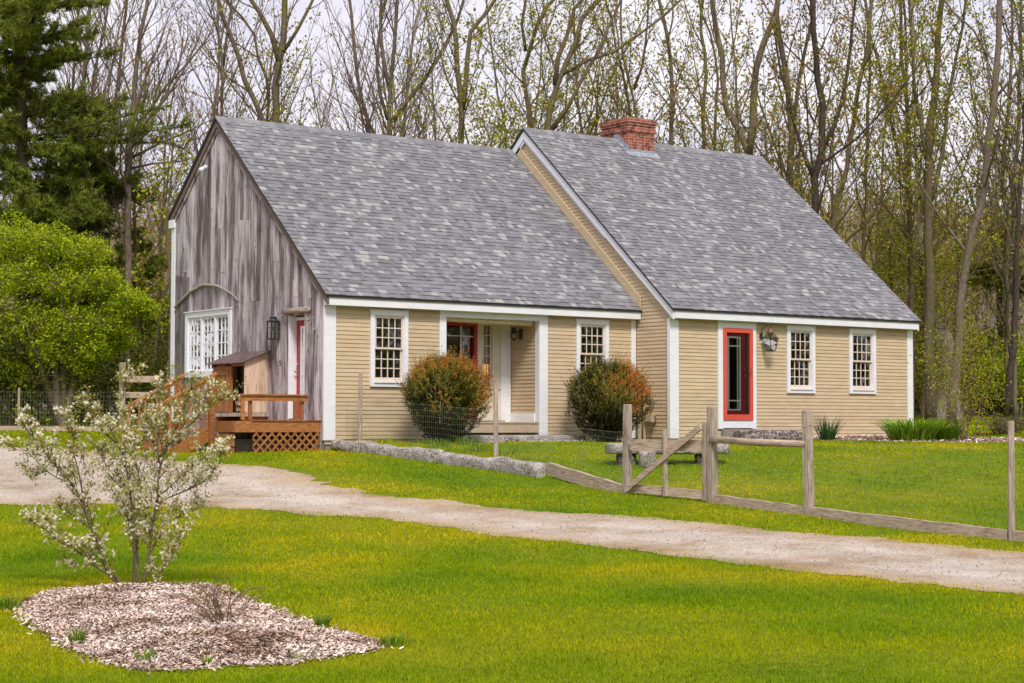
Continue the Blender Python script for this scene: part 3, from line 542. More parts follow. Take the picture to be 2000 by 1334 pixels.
# fascias, frieze and corner boards
def tb(name, mat, *bx):
    mb = MB()
    for b in bx: mb.box(*b)
    return mb.build(name, mat, house)
tb('fascia', 'white', (-.06, LA-.03, -.195, -.02, 2.565, 2.715), (-.075, LA-.02, -.215, -.0195, 2.716, 2.742))
tb('fascia', 'white', (LA-.03, XB+.05, YB-.195, YB-.02, 2.545, 2.70), (LA-.045, XB+.06, YB-.215, YB-.0195, 2.701, 2.727))
tb('frieze_moulding', 'tanpaint', (.23, 2.60, -.05, -.017, 2.535, 2.5645)); tb('frieze_moulding', 'tanpaint', (5.36, LA-.14, -.05, -.017, 2.535, 2.5645))
tb('frieze_moulding', 'tanpaint', (LA+.16, XB-.13, YB-.05, YB-.017, 2.515, 2.5445))
tb('corner_board', 'white', (-.045, .215, -.032, .0, -.02, 2.564), (-.045, -.0005, .0005, .02, -.02, 2.564))
tb('corner_board', 'white', (LA-.16, LA-.032, -.03, .0, -.0, 2.564))
tb('corner_board', 'white', (LA-.035, LA+.215, YB-.032, YB, .0, 2.544), (LA-.035, LA-.0005, YB+.0005, YB+.06, .0, 2.544))
tb('corner_board', 'white', (XB-.16, XB+.03, YB-.032, YB, .0, 2.544), (XB+.0005, XB+.03, YB+.0005, YB+.12, 0, 2.544))
tb('corner_board', 'white', (-.05, -.0255, 6.49, 6.62, -.25, 4.62), (-.09, -.0255, 6.48, 6.72, 4.62, 4.80), (-.05, .1, 6.6205, 6.65, -.25, 4.62))
# chimney
mb = MB(); cx0, cx1, cy0, cy1 = 10.57, 11.41, 3.58, 4.61
mb.box(cx0, cx1, cy0, cy1, 6.4, 7.44); mb.box(cx0-.03, cx1+.03, cy0-.03, cy1+.03, 7.4405, 7.51); mb.box(cx0-.005, cx1+.005, cy0-.005, cy1+.005, 7.5105, 7.60); mb.box(cx0-.022, cx1+.022, cy0-.022, cy1+.022, 7.6005, 7.665)
mb.box(cx0-.042, cx1+.042, cy0-.042, cy1+.042, 7.6655, 7.78); ch = mb.build('chimney', 'brick', house)
mb = MB(); mb.box(cx0+.15, cx1-.15, cy0+.15, cy1-.15, 7.7805, 7.80); mb.build('flue', 'black', ch)
mb = MB()
for i in range(6):
    y = cy0+.02+i*.085; z = roofB(y); mb.box(cx0-.012-.002*i, cx0-.002, y-.03, y+.09, z-.05, z+.15+rnd.uniform(-.02, .03), rnd.random())
mb.build('step_flashing', 'lead', ch)
mb = MB(); slab(mb, cx0-.10, cx1+.10, cy0-.13, roofB(cy0-.13)+.022, cy0-.0, roofB(cy0)+.022, .01); mb.box(cx0-.02, cx1+.02, cy0-.012, cy0-.002, roofB(cy0)-.03, roofB(cy0)+.07)
slab(mb, cx0-.09, cx0, cy0, roofB(cy0)+.02, 3.98, roofB(3.98)+.02, .01); mb.build('apron_flashing', 'lead', ch)

# windows ---------------------------------------------------------------
def sash_mesh(T, u0, u1, z0, z1, d, cols, rows, st=.042, mun=.020, bot=None):
    mb = MB(); bot = bot or st; th = .032
    mb.box(u0, u0+st, d, d+th, z0, z1, T=T); mb.box(u1-st, u1, d, d+th, z0, z1, T=T)
    mb.box(u0+st, u1-st, d, d+th, z0, z0+bot, T=T); mb.box(u0+st, u1-st, d, d+th, z1-st, z1, T=T)
    a, b, p, q = u0+st, u1-st, z0+bot, z1-st
    for i in range(1, cols): x = a+(b-a)*i/cols; mb.box(x-mun/2, x+mun/2, d+.003, d+th-.006, p, q, T=T)
    for j in range(1, rows): z = p+(q-p)*j/rows; mb.box(a, b, d+.005, d+th-.008, z-mun/2, z+mun/2, T=T)
    gl = MB(); gl.add(T(np.array([(a, d+.016, p), (b, d+.016, p), (b, d+.016, q), (a, d+.016, q)], float)), [(0, 1, 2, 3)])
    return mb, gl
def dh_window(T, u0, u1, z0, z1, curtain=(), c=.092, parent=house):
    mb = MB(); o = -.052
    mb.box(u0, u0+c, o, -.0, z0, z1, T=T); mb.box(u1-c, u1, o, 0, z0, z1, T=T); mb.box(u0+c, u1-c, o, 0, z1-c, z1, T=T); mb.box(u0+c, u1-c, o, 0, z0, z0+c*.8, T=T)
    mb.box(u0+c-.012, u1-c+.012, o-.022, .05, z0+c*.8+.0005, z0+c*.8+.034, T=T); mb.box(u0-.01, u1+.01, o-.014, -.0, z1+.0005, z1+.016, T=T)
    mb.box(u0+c-.005, u0+c+.012, -.03, .1, z0+c, z1-c, T=T); mb.box(u1-c-.012, u1-c+.005, -.03, .1, z0+c, z1-c, T=T); mb.box(u0+c+.012, u1-c-.012, -.03, .1, z1-c-.012, z1-c+.003, T=T)
    w = mb.build('window', 'white', parent)
    a, b, p, q = u0+c+.012, u1-c-.012, z0+c*.8+.035, z1-c-.012; mid = (p+q)/2+.005
    for (zz0, zz1, d, bt) in ((mid-.015, q, -.020, .036), (p, mid+.015, .016, .075)):
        s, g = sash_mesh(T, a, b, zz0, zz1, d, 4, 3, bot=bt); so = s.build('sash', 'sash', w); g.build('pane', 'glass', w)
    for (ca, cb) in curtain:
        m2 = MB(); n = 14
        for i in range(n):
            x0, x1 = a+(b-a)*(ca+(cb-ca)*i/n), a+(b-a)*(ca+(cb-ca)*(i+1)/n); d0, d1 = .12+.02*(i % 2), .12+.02*((i+1) % 2)
            m2.add(T(np.array([(x0, d0, p-.05), (x1, d1, p-.05), (x1, d1, q+.05), (x0, d0, q+.05)], float)), [(0, 1, 2, 3)])
        m2.build('curtain', 'curtain', w)
    return w
dh_window(TF(0), .99, 1.86, 1.02, 2.51, [(.74, 1.1)])
dh_window(TF(0), 6.10, 6.98, 1.05, 2.51, [(.78, 1.1)])
dh_window(TF(YB), 11.21, 12.09, 1.0, 2.50, [(.86, 1.1)])
dh_window(TF(YB), 13.21, 14.09, 1.01, 2.49, [(-.1, .02), (.9, 1.1)])
for o in opR:
    sm, gm = sash_mesh(TR(XB), o[0], o[1], o[2], o[3], .0, 8, 4); w = sm.build('window', 'white', house); gm.build('pane', 'glass', w)
# triple casement on the board gable
mb = MB(); T = TG(0); u0, u1, z0, z1, c = 3.78, 5.90, 1.30, 2.70, .115
mb.box(u0, u0+c, -.07, -.0, z0, z1, T=T); mb.box(u1-c, u1, -.07, 0, z0, z1, T=T); mb.box(u0+c, u1-c, -.07, 0, z1-c, z1, T=T); mb.box(u0+c, u1-c, -.075, 0, z0, z0+c, T=T); mb.box(u0-.02, u1+.02, -.10, 0, z1+.0005, z1+.02, T=T)
w3 = (u1-u0-2*c)/3
for i in (1, 2): mb.box(u0+c+w3*i-.035, u0+c+w3*i+.035, -.055, .05, z0+c, z1-c, T=T)
w = mb.build('window', 'white', house)
for i in range(3):
    a = u0+c+w3*i+(.035 if i else 0); b = u0+c+w3*(i+1)-(.035 if i < 2 else 0)
    s, g = sash_mesh(T, a, b, z0+c, z1-c, -.03, 3, 4, st=.05, mun=.024); s.build('sash', 'white', w); g.build('pane', 'glass', w)
    m2 = MB()
    for k in range(5):
        x0, x1 = a+.02*k, a+.02*(k+1); m2.add(T(np.array([(x0, .12+.02*(k % 2), z0), (x1, .12+.02*((k+1) % 2), z0), (x1, .12+.02*((k+1) % 2), z1), (x0, .12+.02*(k % 2), z1)], float)), [(0, 1, 2, 3)])
    m2.build('curtain', 'curtain', w)
# red side door on the board gable
mb = MB(); T = TG(0); mb.box(1.372, 1.3895, -.03, .17, .36, 2.43, T=T); mb.box(.74, 1.371, .135, .17, 2.34, 2.40, T=T); mb.box(.70, 1.43, -.10, .17, .335, .365, T=T)
mb.box(.7405, .755, -.026, .13, .37, 2.43, T=T); dr = mb.build('door_frame', 'white', house)
mb = MB(); mb.box(1.20, 1.371, .15, .19, .37, 2.34, T=T); mb.box(.74, 1.20, .15, .19, 2.22, 2.34, T=T); mb.box(.74, 1.20, .15, .19, .37, .60, T=T); mb.box(.74, .80, .15, .19, .60, 2.22, T=T)
dg = mb.build('door', 'red_with_shade', house)
s, g = sash_mesh(T, .80, 1.20, .60, 2.22, .135, 1, 5, st=.055, mun=.03); s.build('glazing_frame', 'white', dg); g.build('pane', 'glass', dg)
mb = MB(); mb.tube([(.15, 1.29, 1.32), (.09, 1.29, 1.32), (.075, 1.29, 1.32)], [.012, .012, .03], 8); mb.tube([(.149, 1.29, 1.47), (.12, 1.29, 1.47)], .028, 8); mb.build('door_knob', 'metal', dg)
# log lintel over side door
mb = MB(); mb.tube([(-.07, .50, 2.50), (-.075, 1.0, 2.512), (-.07, 1.56, 2.508)], [.046, .052, .044], 9); mb.tube([(-.09, .52, 2.538), (-.09, 1.54, 2.545)], [.028, .024], 7); mb.build('log_lintel', 'postwood', house, smooth=True)
# right wing door: white casing, coral storm frame, dark red door
T = TF(YB); mb = MB(); mb.box(9.12, 9.255, -.05, .0, .20, 2.52, T=T); mb.box(10.135, 10.25, -.05, 0, .20, 2.52, T=T); mb.box(9.255, 10.135, -.05, 0, 2.395, 2.52, T=T); mb.box(9.255, 10.135, -.05, .12, .22, .385, T=T); mb.box(9.08, 10.29, -.075, 0, 2.5205, 2.54, T=T)
mb.build('door_frame', 'white', house)
mb = MB(); f = .095
mb.box(9.256, 9.256+f, -.072, .0, .39, 2.39, T=T); mb.box(10.134-f, 10.134, -.072, 0, .39, 2.39, T=T); mb.box(9.256+f, 10.134-f, -.072, 0, 2.39-f, 2.39, T=T); mb.box(9.256+f, 10.134-f, -.072, 0, .39, .39+f*1.3, T=T)
sd_ = mb.build('storm_door', 'red', house)
g = MB(); g.add(T(np.array([(9.35, -.04, .51), (10.04, -.04, .51), (10.04, -.04, 2.30), (9.35, -.04, 2.30)], float)), [(0, 1, 2, 3)]); g.build('pane', 'lampglass', sd_)
mb = MB(); mb.box(10.0, 10.025, -.035, -.006, .52, 2.29, T=T); mb.build('seal_strip', 'metal', sd_)
mb = MB(); mb.tube([(10.085, YB-.075, 1.47), (10.085, YB-.12, 1.47), (10.0, YB-.12, 1.465)], .010, 6); mb.tube([(10.085, YB-.07, 1.32), (10.085, YB-.085, 1.54)], .012, 6); mb.build('door_handle', 'brass', sd_)
mb = MB(); a, b, p, q = 9.34, 10.05, .39, 2.36
mb.box(a, 9.40, -.004, .04, p, q, T=T); mb.box(9.80, b+.06, -.004, .04, p, q, T=T); mb.box(9.40, 9.80, -.004, .04, 2.20, q, T=T); mb.box(9.40, 9.80, -.004, .04, p, .62, T=T); dd = mb.build('door', 'darkred', house)
mb = MB()
for x in (9.385, 9.435, 9.70, 9.765): mb.box(x, x+(.035 if x in (9.385, 9.765) else .025), -.026, -.006, .62, 2.20, T=T)
for z in (.60, .80, 1.99, 2.18): mb.box(9.385, 9.80, -.024, -.008, z, z+.03, T=T)
mb.build('glazing_bars', 'white', dd); g = MB(); g.add(T(np.array([(9.40, .01, .62), (9.80, .01, .62), (9.80, .01, 2.20), (9.40, .01, 2.20)], float)), [(0, 1, 2, 3)]); g.build('pane', 'lampglass', dd)
mb = MB(); mb.tube([(9.93, YB-.004, 1.36), (9.93, YB-.02, 1.36), (9.93, YB-.033, 1.36)], [.012, .012, .028], 8); mb.tube([(9.93, YB-.004, 1.50), (9.93, YB-.025, 1.50)], .026, 8); mb.build('door_knob', 'brass', dd)
# recessed porch --------------------------------------------------------
PY = .97
tb('porch_post', 'white', (2.62, 2.78, -.034, .13, .0, 2.44)); tb('porch_post', 'white', (5.12, 5.34, -.034, .12, .0, 2.44))
tb('porch_header', 'white', (2.62, 5.34, -.036, .12, 2.441, 2.564))
tb('porch_ceiling', 'porchwhite', (2.66, 5.24, .121, 1.1, 2.50, 2.55))
tb('porch_floor', 'tanpaint', (2.785, 5.115, -.03, 1.05, .31, .34), (2.785, 5.115, -.012, .02, .12, .309))
mb = MB(); mb.box(5.13, 5.22, .121, 1.1, .0, 2.5); clap(mb, TG(5.13), lambda z: .122, lambda z: PY, .52, 2.5, H, []); mb.build('porch_side_wall', 'clap', house); tb('porch_side_wall', 'clap', (2.68, 2.78, .131, 1.1, 0, 2.5))
tb('porch_baseboard', 'white', (5.095, 5.129, .122, PY-.02, .341, .52))
tb('porch_back_wall', 'porchwhite', (4.62, 5.13, PY, 1.1, .34, 2.5), (4.39, 4.62, PY, 1.1, .34, 1.05), (4.39, 4.62, PY, 1.1, 2.41, 2.5), (4.24, 4.39, PY-.02, 1.1, .34, 2.5), (2.78, 3.28, PY, 1.1, .34, 2.5), (3.28, 4.24, PY, 1.1, 2.44, 2.5), (4.40, 4.83, PY-.03, PY-.0005, 1.03, 1.07), (4.62, 4.645, PY-.02, PY-.0005, 1.07, 2.5))
tb('corner_board', 'white', (4.84, 5.09, PY-.03, PY-.0005, .341, 2.5))
T = TF(PY); s, g = sash_mesh(T, 4.392, 4.618, 1.055, 2.405, .02, 2, 6, st=.03, mun=.016); so = s.build('sidelight', 'porchwhite', house); g.build('pane', 'glass', so)
mb = MB(); mb.box(3.28, 3.36, -.02, .05, .36, 2.44, T=T); mb.box(4.16, 4.239, -.02, .05, .36, 2.44, T=T); mb.box(3.36, 4.16, -.02, .05, 2.34, 2.44, T=T); mb.box(3.36, 4.16, -.02, .05, .36, .56, T=T); pd = mb.build('storm_door', 'red_with_shade', house)
s, g = sash_mesh(T, 3.37, 4.15, .57, 2.33, .055, 2, 2, st=.02, mun=.02)
s = MB(); s.box(3.36, 4.16, .02, .035, 2.12, 2.14, T=T); s.box(3.83, 3.855, .02, .036, .56, 2.34, T=T); s.box(3.45, 3.475, .02, .036, .56, 2.34, T=T); s.build('glazing_bars', 'white', pd); g.build('pane', 'glass', pd)
mb = MB()
for i in range(10): x0, x1 = 3.95+.02*i, 3.95+.02*(i+1); mb.add(T(np.array([(x0, .14+.02*(i % 2), .5), (x1, .14+.02*((i+1) % 2), .5), (x1, .14+.02*((i+1) % 2), 2.35), (x0, .14+.02*(i % 2), 2.35)], float)), [(0, 1, 2, 3)])
mb.build('curtain', 'curtain', pd)
tb('door_sill', 'postwood', (3.25, 4.9, PY-.10, PY-.031, .341, .375))
mb = MB(); L = [(2.80, -.0, 2.40), (3.5, 0, 2.385), (4.2, 0, 2.38), (4.95, 0, 2.375)]; mb.tube([(x, y+.03, z) for x, y, z in L], .048, 12); mb.tube([(2.82, -.02, 2.44), (4.93, -.02, 2.42)], .012, 6)
for x in (3.15, 3.95, 4.6): mb.tube([(x, .03+.053*cos(a), 2.385+.053*sin(a)) for a in np.linspace(0, 2*pi, 9)], .006, 4)
tag(mb.build('rolled_blind', 'blind', smooth=True), 'rolled up tan bamboo blind hanging across the top of the porch opening', 'blind')
tag(tb('mat_placeholder', 'black', (3.5, 4.2, .45, .85, .341, .352)), None); bpy.data.objects['mat_placeholder'].name = 'door_mat'
dm = bpy.data.objects['door_mat']; dm.parent = None; dm.location = wl(dm); tag(dm, 'thin dark door mat on the porch floor by the red door', 'door mat')
# table lamp glowing behind the sidelight
lp = thing('table_lamp', 'lit lamp with an orange shade seen through the porch sidelight', 'lamp', (5.0, 1.75, .36))
mb = MB(); mb.tube([(5.0, 1.75, .36), (5.0, 1.75, .38), (5.0, 1.75, 1.0), (5.0, 1.75, 1.36)], [.12, .03, .05, .02], 10); mb.build('lamp_stand', 'brass', lp)
mb = MB(); mb.tube([(5.0, 1.75, 1.34), (5.0, 1.75, 1.58)], [.16, .10], 16, cap=False); mb.build('lamp_shade', 'shade', lp, smooth=True)

# ================================================================== THINGS ON THE HOUSE
def frame_lantern(name, label, c, w, h, mats='black', style='carriage', wall=None):
    x, y, z = c; t = thing(name, label, 'wall lantern', c)
    if style == 'box':          # rectangular lantern with dark cage
        mb = MB(); 
        for i in (-1, 1):
            for j in (-1, 1): mb.bar((x+i*w/2, y+j*w/2, z-h/2), (x+i*w/2, y+j*w/2, z+h*.30), .02, .02)
        for zz in (z-h/2, z+h*.30): mb.box(x-w/2-.015, x+w/2+.015, y-w/2-.015, y+w/2+.015, zz-.012, zz+.014)
        for k in (-.25, -.0): 
            mb.box(x-w/2-.004, x-w/2+.004, y-w/2, y+w/2, z+h*k-.004, z+h*k+.004); mb.box(x-w/2, x+w/2, y-w/2-.004, y-w/2+.004, z+h*k-.004, z+h*k+.004)
        mb.box(-.03, -.0225, y-.07, y+.07, z-h*.4, z+h*.25); mb.box(x+w/2, -.03, y-.02, y+.02, z-.02, z+.02)
        mb.build('cage', mats, t)
        mb = MB(); mb.tube([(x, y, z+h*.315), (x, y, z+h*.39), (x, y, z+h*.43), (x, y, z+h*.48)], [w*.66, w*.52, w*.40, w*.38], 16); mb.tube([(x, y, z+h*.48), (x, y, z+h*.51)], [w*.5, w*.45], 12); mb.build('cap', mats, t)
        gb = MB(); gb.box(x-w/2+.004, x+w/2-.004, y-w/2+.004, y+w/2-.004, z-h/2+.015, z+h*.29); gb.build('glass', 'lampglass', t)
        mb = MB(); mb.tube([(x, y, z-h/2+.015), (x, y, z-.05)], .018, 8); mb.build('candle', 'candle', t)
    if style == 'carriage':     # tapered glass body under a copper roof, on a hooked bracket
        wt, wb = w/2, w*.30; zb_, zm, zt = z-h*.5, z-h*.02, z+h*.20; mb = MB()
        R = lambda r, zz: [(x+i*r, y+j*r, zz) for i, j in ((-1, -1), (1, -1), (1, 1), (-1, 1))]
        for r, zz in ((wb, zb_), (wt, zm), (wt*.45, zt)):
            q = R(r, zz)
            for i in range(4): mb.bar(q[i], q[(i+1) % 4], .010, .010)
        for (r0, a), (r1, b) in (((wb, zb_), (wt, zm)), ((wt, zm), (wt*.45, zt))):
            for p, q in zip(R(r0, a), R(r1, b)): mb.bar(p, q, .008, .008)
        mb.box(x-wb, x+wb, y-wb, y+wb, zb_-.012, zb_-.002); mb.build('cage', mats, t)
        mb = MB(); mb.tube([(x, y, zt), (x, y, zt+h*.05), (x, y, zt+h*.16), (x, y, zt+h*.18)], [wt*.75, wt*.55, wt*.25, wt*.1], 10); mb.build('cap', 'copper', t)
        gb = MB()
        for (r0, a), (r1, b) in (((wb, zb_), (wt, zm)), ((wt, zm), (wt*.45, zt))):
            p, q = R(r0*.97, a), R(r1*.97, b)
            for i in range(4): gb.add([p[i], p[(i+1) % 4], q[(i+1) % 4], q[i]], [(0, 1, 2, 3)])
        gb.build('glass', 'lampglass', t)
        mb = MB(); mb.tube([(x, y, zb_), (x, y, z-h*.15)], .016, 8); mb.build('candle', 'candle', t)
        mb = MB(); wy = YB-.03; mb.box(x-.14, x-.05, wy, YB-.0165, z-.02, z+.11); mb.tube([(x-.1, wy, z+.08), (x-.1, wy-.03, z+h*.35), (x-.07, y+.02, z+h*.52), (x-.02, y, z+h*.52), (x, y, z+h*.44), (x, y, zt+h*.17)], .009, 6); mb.build('bracket', mats, t)
    return t
frame_lantern('wall_lantern', 'black rectangular lantern with round cap on the grey board gable', (-.14, 1.81, 2.20), .17, .44, style='box')
frame_lantern('wall_lantern', 'copper topped tapered glass lantern on a hook beside the coral red door', (10.52, YB-.22, 2.20), .25, .56)
t = thing('wall_lantern', 'small black lantern with a round glass globe on the porch side wall', 'wall lantern', (4.93, .6, 2.1))
mb = MB(); mb.tube([(4.93, .6, 2.33), (4.93, .6, 2.31), (4.93, .6, 2.24), (4.93, .6, 2.21)], [.02, .05, .06, .075], 12); mb.tube([(4.93, .6, 2.05), (4.93, .6, 2.09)], [.03, .05], 10); mb.build('cap', 'black', t)
mb = MB(); th = np.linspace(.25, pi-.25, 7); mb.tube([(4.93, .6, 2.145+.075*cos(a)) for a in th], [.085*sin(a) for a in th], 14, cap=False); mb.build('globe', 'lampglass', t, smooth=True)
mb = MB(); mb.tube([(5.11, .6, 2.20), (5.0, .6, 2.26), (4.93, .6, 2.33)], .012, 6); mb.box(5.09, 5.113, .55, .65, 2.08, 2.30); mb.build('bracket', 'black', t)
# curved branch above the casement
mb = MB(); us = np.linspace(6.42, 3.48, 22); zs = 2.84+.42*np.sin(np.clip((6.42-us)/2.94, 0, 1)*pi)**.85
mb.tube([(-.06-.01*sin(u*3), u, z+.008*sin(u*9)) for u, z in zip(us, zs)], np.interp(np.linspace(0, 1, 22), [0, .2, .6, 1], [.024, .032, .030, .016]), 7); mb.tube([(-.03, 4.95, 3.30), (-.09, 4.93, 3.31), (-.08, 4.9, 3.26)], .008, 5)
tag(mb.build('curved_branch', 'branchwood', smooth=True), 'long bowed branch mounted on the grey boards above the white window', 'branch decoration')
# antler hook
mb = MB(); A0 = (-.03, .32, 2.15)
for pts in ([(0, 0, 0), (-.08, .03, .06), (-.12, .12, .16), (-.10, .19, .21)], [(-.08, .03, .06), (-.12, -.06, .14), (-.10, -.12, .2)], [(0, 0, 0), (-.07, -.03, -.08), (-.09, -.10, -.05)], [(-.10, .08, .12), (-.14, .05, .2)], [(0, 0, 0), (-.06, .05, -.12), (-.05, .02, -.18)]):
    mb.tube([tuple(np.array(A0)+np.array(p)) for p in pts], np.linspace(.016, .006, len(pts)), 5)
tag(mb.build('antler_hook', 'branchwood', smooth=True), 'small forked antler hook on grey boards right of the side door', 'antler')
# hanging iron hook and cord below the lantern
mb = MB(); mb.tube([(-.05, 1.86, 1.86), (-.05, 1.86, 1.62), (-.05, 1.82, 1.48)], .008, 5); th = np.linspace(0, 1.6*pi, 10); mb.tube([(-.045, 1.70+.035*cos(a), 1.50+.05*sin(a)) for a in th], .007, 5)
tag(mb.build('iron_hook', 'black'), 'thin curled iron hook hanging below the gable lantern', 'hook')
# spotlight fixture high on gable
t = thing('flood_light', 'small white flood light high on the grey board gable', 'flood light', (-.1, 5.04, 5.7))
mb = MB(); mb.tube([(-.025, 5.04, 5.80), (-.07, 5.04, 5.80)], .05, 12); mb.build('mount', 'white', t); mb = MB(); mb.tube([(-.08, 5.04, 5.80), (-.13, 5.00, 5.76), (-.20, 4.96, 5.71)], [.03, .045, .055], 12); mb.build('lamp_head', 'white', t, smooth=True)
# utilities on right wing's side wall
t = thing('meter_box', 'beige utility box with looping cable low on the inner side wall', 'utility box', (LA-.07, -.55, .25))
mb = MB(); mb.box(LA-.13, LA-.018, -.66, -.44, .34, .55); mb.box(LA-.14, LA-.13, -.65, -.45, .36, .53); mb.build('box', 'tanpaint', t)
mb = MB(); mb.tube([(LA-.07, -.68, .48), (LA-.10, -.76, .42), (LA-.07, -.72, .3), (LA-.06, -.6, .24), (LA-.05, -.52, .05), (LA-.05, -.5, -.1)], .012, 5); mb.build('cable', 'black', t)
mb = MB(); mb.box(LA-.06, LA-.018, -.62, -.52, .66, .76); tag(mb.build('outlet_box', 'metal'), 'small grey metal outlet box on the inner side wall above the beige box', 'outlet box')
for k, (y, r, mt, lb) in enumerate(((-.20, .045, 'tanpaint', 'wide tan pipe rising against the inner side wall, nearest the white corner board'), (-.36, .03, 'tanpaint', 'narrow tan conduit on the inner side wall beside the beige utility box'))):
    mb = MB(); mb.tube([(LA-.075, y, -.05), (LA-.075, y, .9+.1*k)], r, 10); mb.box(LA-.05, LA-.018, y-.05, y+.05, .8, .84); tag(mb.build('wall_pipe', mt, smooth=False), lb, 'pipe')

# ================================================================== DECK
dk = thing('deck', 'orange stained wooden deck with lattice skirt, stairs and railings at the side door', 'deck', (-.9, .8, -.25))
DZ = .34; gz = -.26
def bb(name, mat, *bx, parent=dk):
    mb = MB()
    for b in bx: mb.box(*b, tone=rnd.random())
    return mb.build(name, mat, parent)
mb = MB(); y = .155
while y < 4.3: mb.box(-1.83, -.03, y, min(y+.135, 4.3), DZ-.03, DZ, rnd.random()); y += .142
mb.build('deck_boards', 'decktop', dk)
bb('skirt_board', 'decor', (-1.86, -.0, .11, .15, .135, DZ+.005)); bb('skirt_board', 'decor', (-1.875, -1.84, .151, .88, .135, DZ+.005)); bb('skirt_board', 'decor', (-1.875, -1.84, 2.45, 4.3, .135, DZ+.005))
bb('nosing', 'decor', (-1.50, .0, .085, .155, DZ+.006, DZ+.026))
bb('side_slats', 'decor', (-1.87, -1.845, .155, .9, .0, .10), (-1.87, -1.845, .155, .9, -.13, -.02), (-1.87, -1.845, .155, .9, -.27, -.16))
mb = MB(); X0, X1, Z0, Z1 = -1.48, -.02, gz-.04, .134
for d_, yy in ((1, .118), (-1, .128)):
    k = -1.0
    while k < X1-X0+1:
        xa, za = X0+k, Z0; xb, zb_ = X0+k+d_*(Z1-Z0), Z1
        pts = [(xa, za), (xb, zb_)]
        def clipx(p, q):
            (ax, az), (bx, bz) = p, q
            if max(ax, bx) < X0 or min(ax, bx) > X1: return None
            out = []
            for (cx, cz), (dx, dz) in ((p, q), (q, p)):
                if cx < X0: f_ = (X0-cx)/(dx-cx); cx, cz = X0, cz+(dz-cz)*f_
                if cx > X1: f_ = (X1-cx)/(dx-cx); cx, cz = X1, cz+(dz-cz)*f_
                out.append((cx, cz))
            return out
        c = clipx(*pts)
        if c and abs(c[0][0]-c[1][0]) > .02: mb.bar((c[0][0], yy, c[0][1]), (c[1][0], yy, c[1][1]), .009, .034, up=(0, 1, 0), tone=rnd.random()) if False else mb.bar((c[0][0], yy, c[0][1]), (c[1][0], yy, c[1][1]), .038, .009, up=(0, 1, 0), tone=rnd.random())
        k += .165
mb.build('lattice', 'decor', dk)
bb('corner_post', 'postwood', (-.012, .06, -.10, -.045, -.3, .30)) if False else None
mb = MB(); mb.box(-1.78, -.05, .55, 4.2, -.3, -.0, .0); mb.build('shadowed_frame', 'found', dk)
def post(x, y, z0, z1, w=.085): return bb('railing_post', 'decor', (x-w/2, x+w/2, y-w/2, y+w/2, z0, z1))
post(-1.90, 1.0, -.30, 1.20, .10); post(-1.90, 2.40, -.30, 1.20); 
# front low rail
bb('bench_rail', 'decor', (-1.76, -.26, .10, .25, .82, .85), (-1.72, -.30, .13, .17, .72, .8195))
for x in (-1.68, -1.50, -.57, -.39): bb('rail_post', 'decor', (x-.035, x+.035, .131 if x in (-1.68, -.57) else .175, .165 if x in (-1.68, -.57) else .22, DZ+.027, .7195 if x in (-1.68, -.57) else .8195))
# stairs with stringers and sloped railings
for i in range(3): bb('stair_tread', 'decor', (-1.875-.30*(i+1), -1.88-.30*i+.02, 1.02, 2.38, DZ-.165*(i+1)-.035, DZ-.165*(i+1)))
for y in (1.02, 2.38):
    mb = MB(); mb.add([(-1.88, y-.02, .28), (-1.88, y-.02, -.02), (-2.78, y-.02, -.45), (-2.95, y-.02, -.30), (-1.88, y+.02, .28), (-1.88, y+.02, -.02), (-2.78, y+.02, -.45), (-2.95, y+.02, -.30)], [(0, 1, 2, 3), (4, 7, 6, 5), (0, 3, 7, 4), (1, 5, 6, 2), (2, 6, 7, 3), (0, 4, 5, 1)], .4); mb.build('stringer', 'decor', dk)
    mb = MB(); mb.bar((-1.80, y-.01, 1.25), (-3.0, y-.01, .62), .09, .04, tone=.9); mb.bar((-1.85, y-.01, 1.17), (-2.95, y-.01, .60), .035, .075, tone=.5); mb.build('handrail', 'decor', dk)
    for k in range(8):
        f_ = (k+.6)/8.3; x = -1.90-1.05*f_; zt = 1.14-.56*f_; mb = MB(); mb.box(x-.018, x+.018, y-.018, y+.018, .30-.56*f_-.12, zt, rnd.random()); mb.build('baluster', 'decor', dk)
    bb('railing_post', 'decor', (-3.02, -2.93, y-.045, y+.045, -.45, .66))
# firewood bin
wb = thing('firewood_bin', 'small lean-to firewood bin of pine boards with brown corrugated roof on the deck', 'firewood bin', (-.3, 2.9, DZ))
def pb(name, mat, *bx): return bb(name, mat, *bx, parent=wb)
def sidewall(y0, y1):
    mb = MB(); xs = [-.56, -.42, -.22, -.03]
    for a, b in zip(xs[:-1], xs[1:]):
        za, zb_ = 1.53+(a+.56)*.38, 1.53+(b+.56)*.38
        mb.add([(a+.002, y0, .52), (b-.002, y0, .52), (b-.002, y1, .52), (a+.002, y1, .52), (a+.002, y0, za), (b-.002, y0, zb_), (b-.002, y1, zb_), (a+.002, y1, za)], [(0, 1, 2, 3), (4, 7, 6, 5), (0, 4, 5, 1), (1, 5, 6, 2), (2, 6, 7, 3), (3, 7, 4, 0)], rnd.random())
    return mb.build('side_panel', 'binwood', wb)
sidewall(2.20, 2.23); sidewall(3.50, 3.53)
pb('back_panel', 'barn', (-.05, -.031, 2.231, 3.499, .5, 1.70)); pb('bin_floor', 'postwood', (-.62, -.03, 2.18, 3.55, .44, .515)); pb('bin_base', 'decor', (-.55, -.05, 2.25, 2.33, .341, .439)); pb('bin_base', 'decor', (-.55, -.05, 3.4, 3.48, .341, .439))
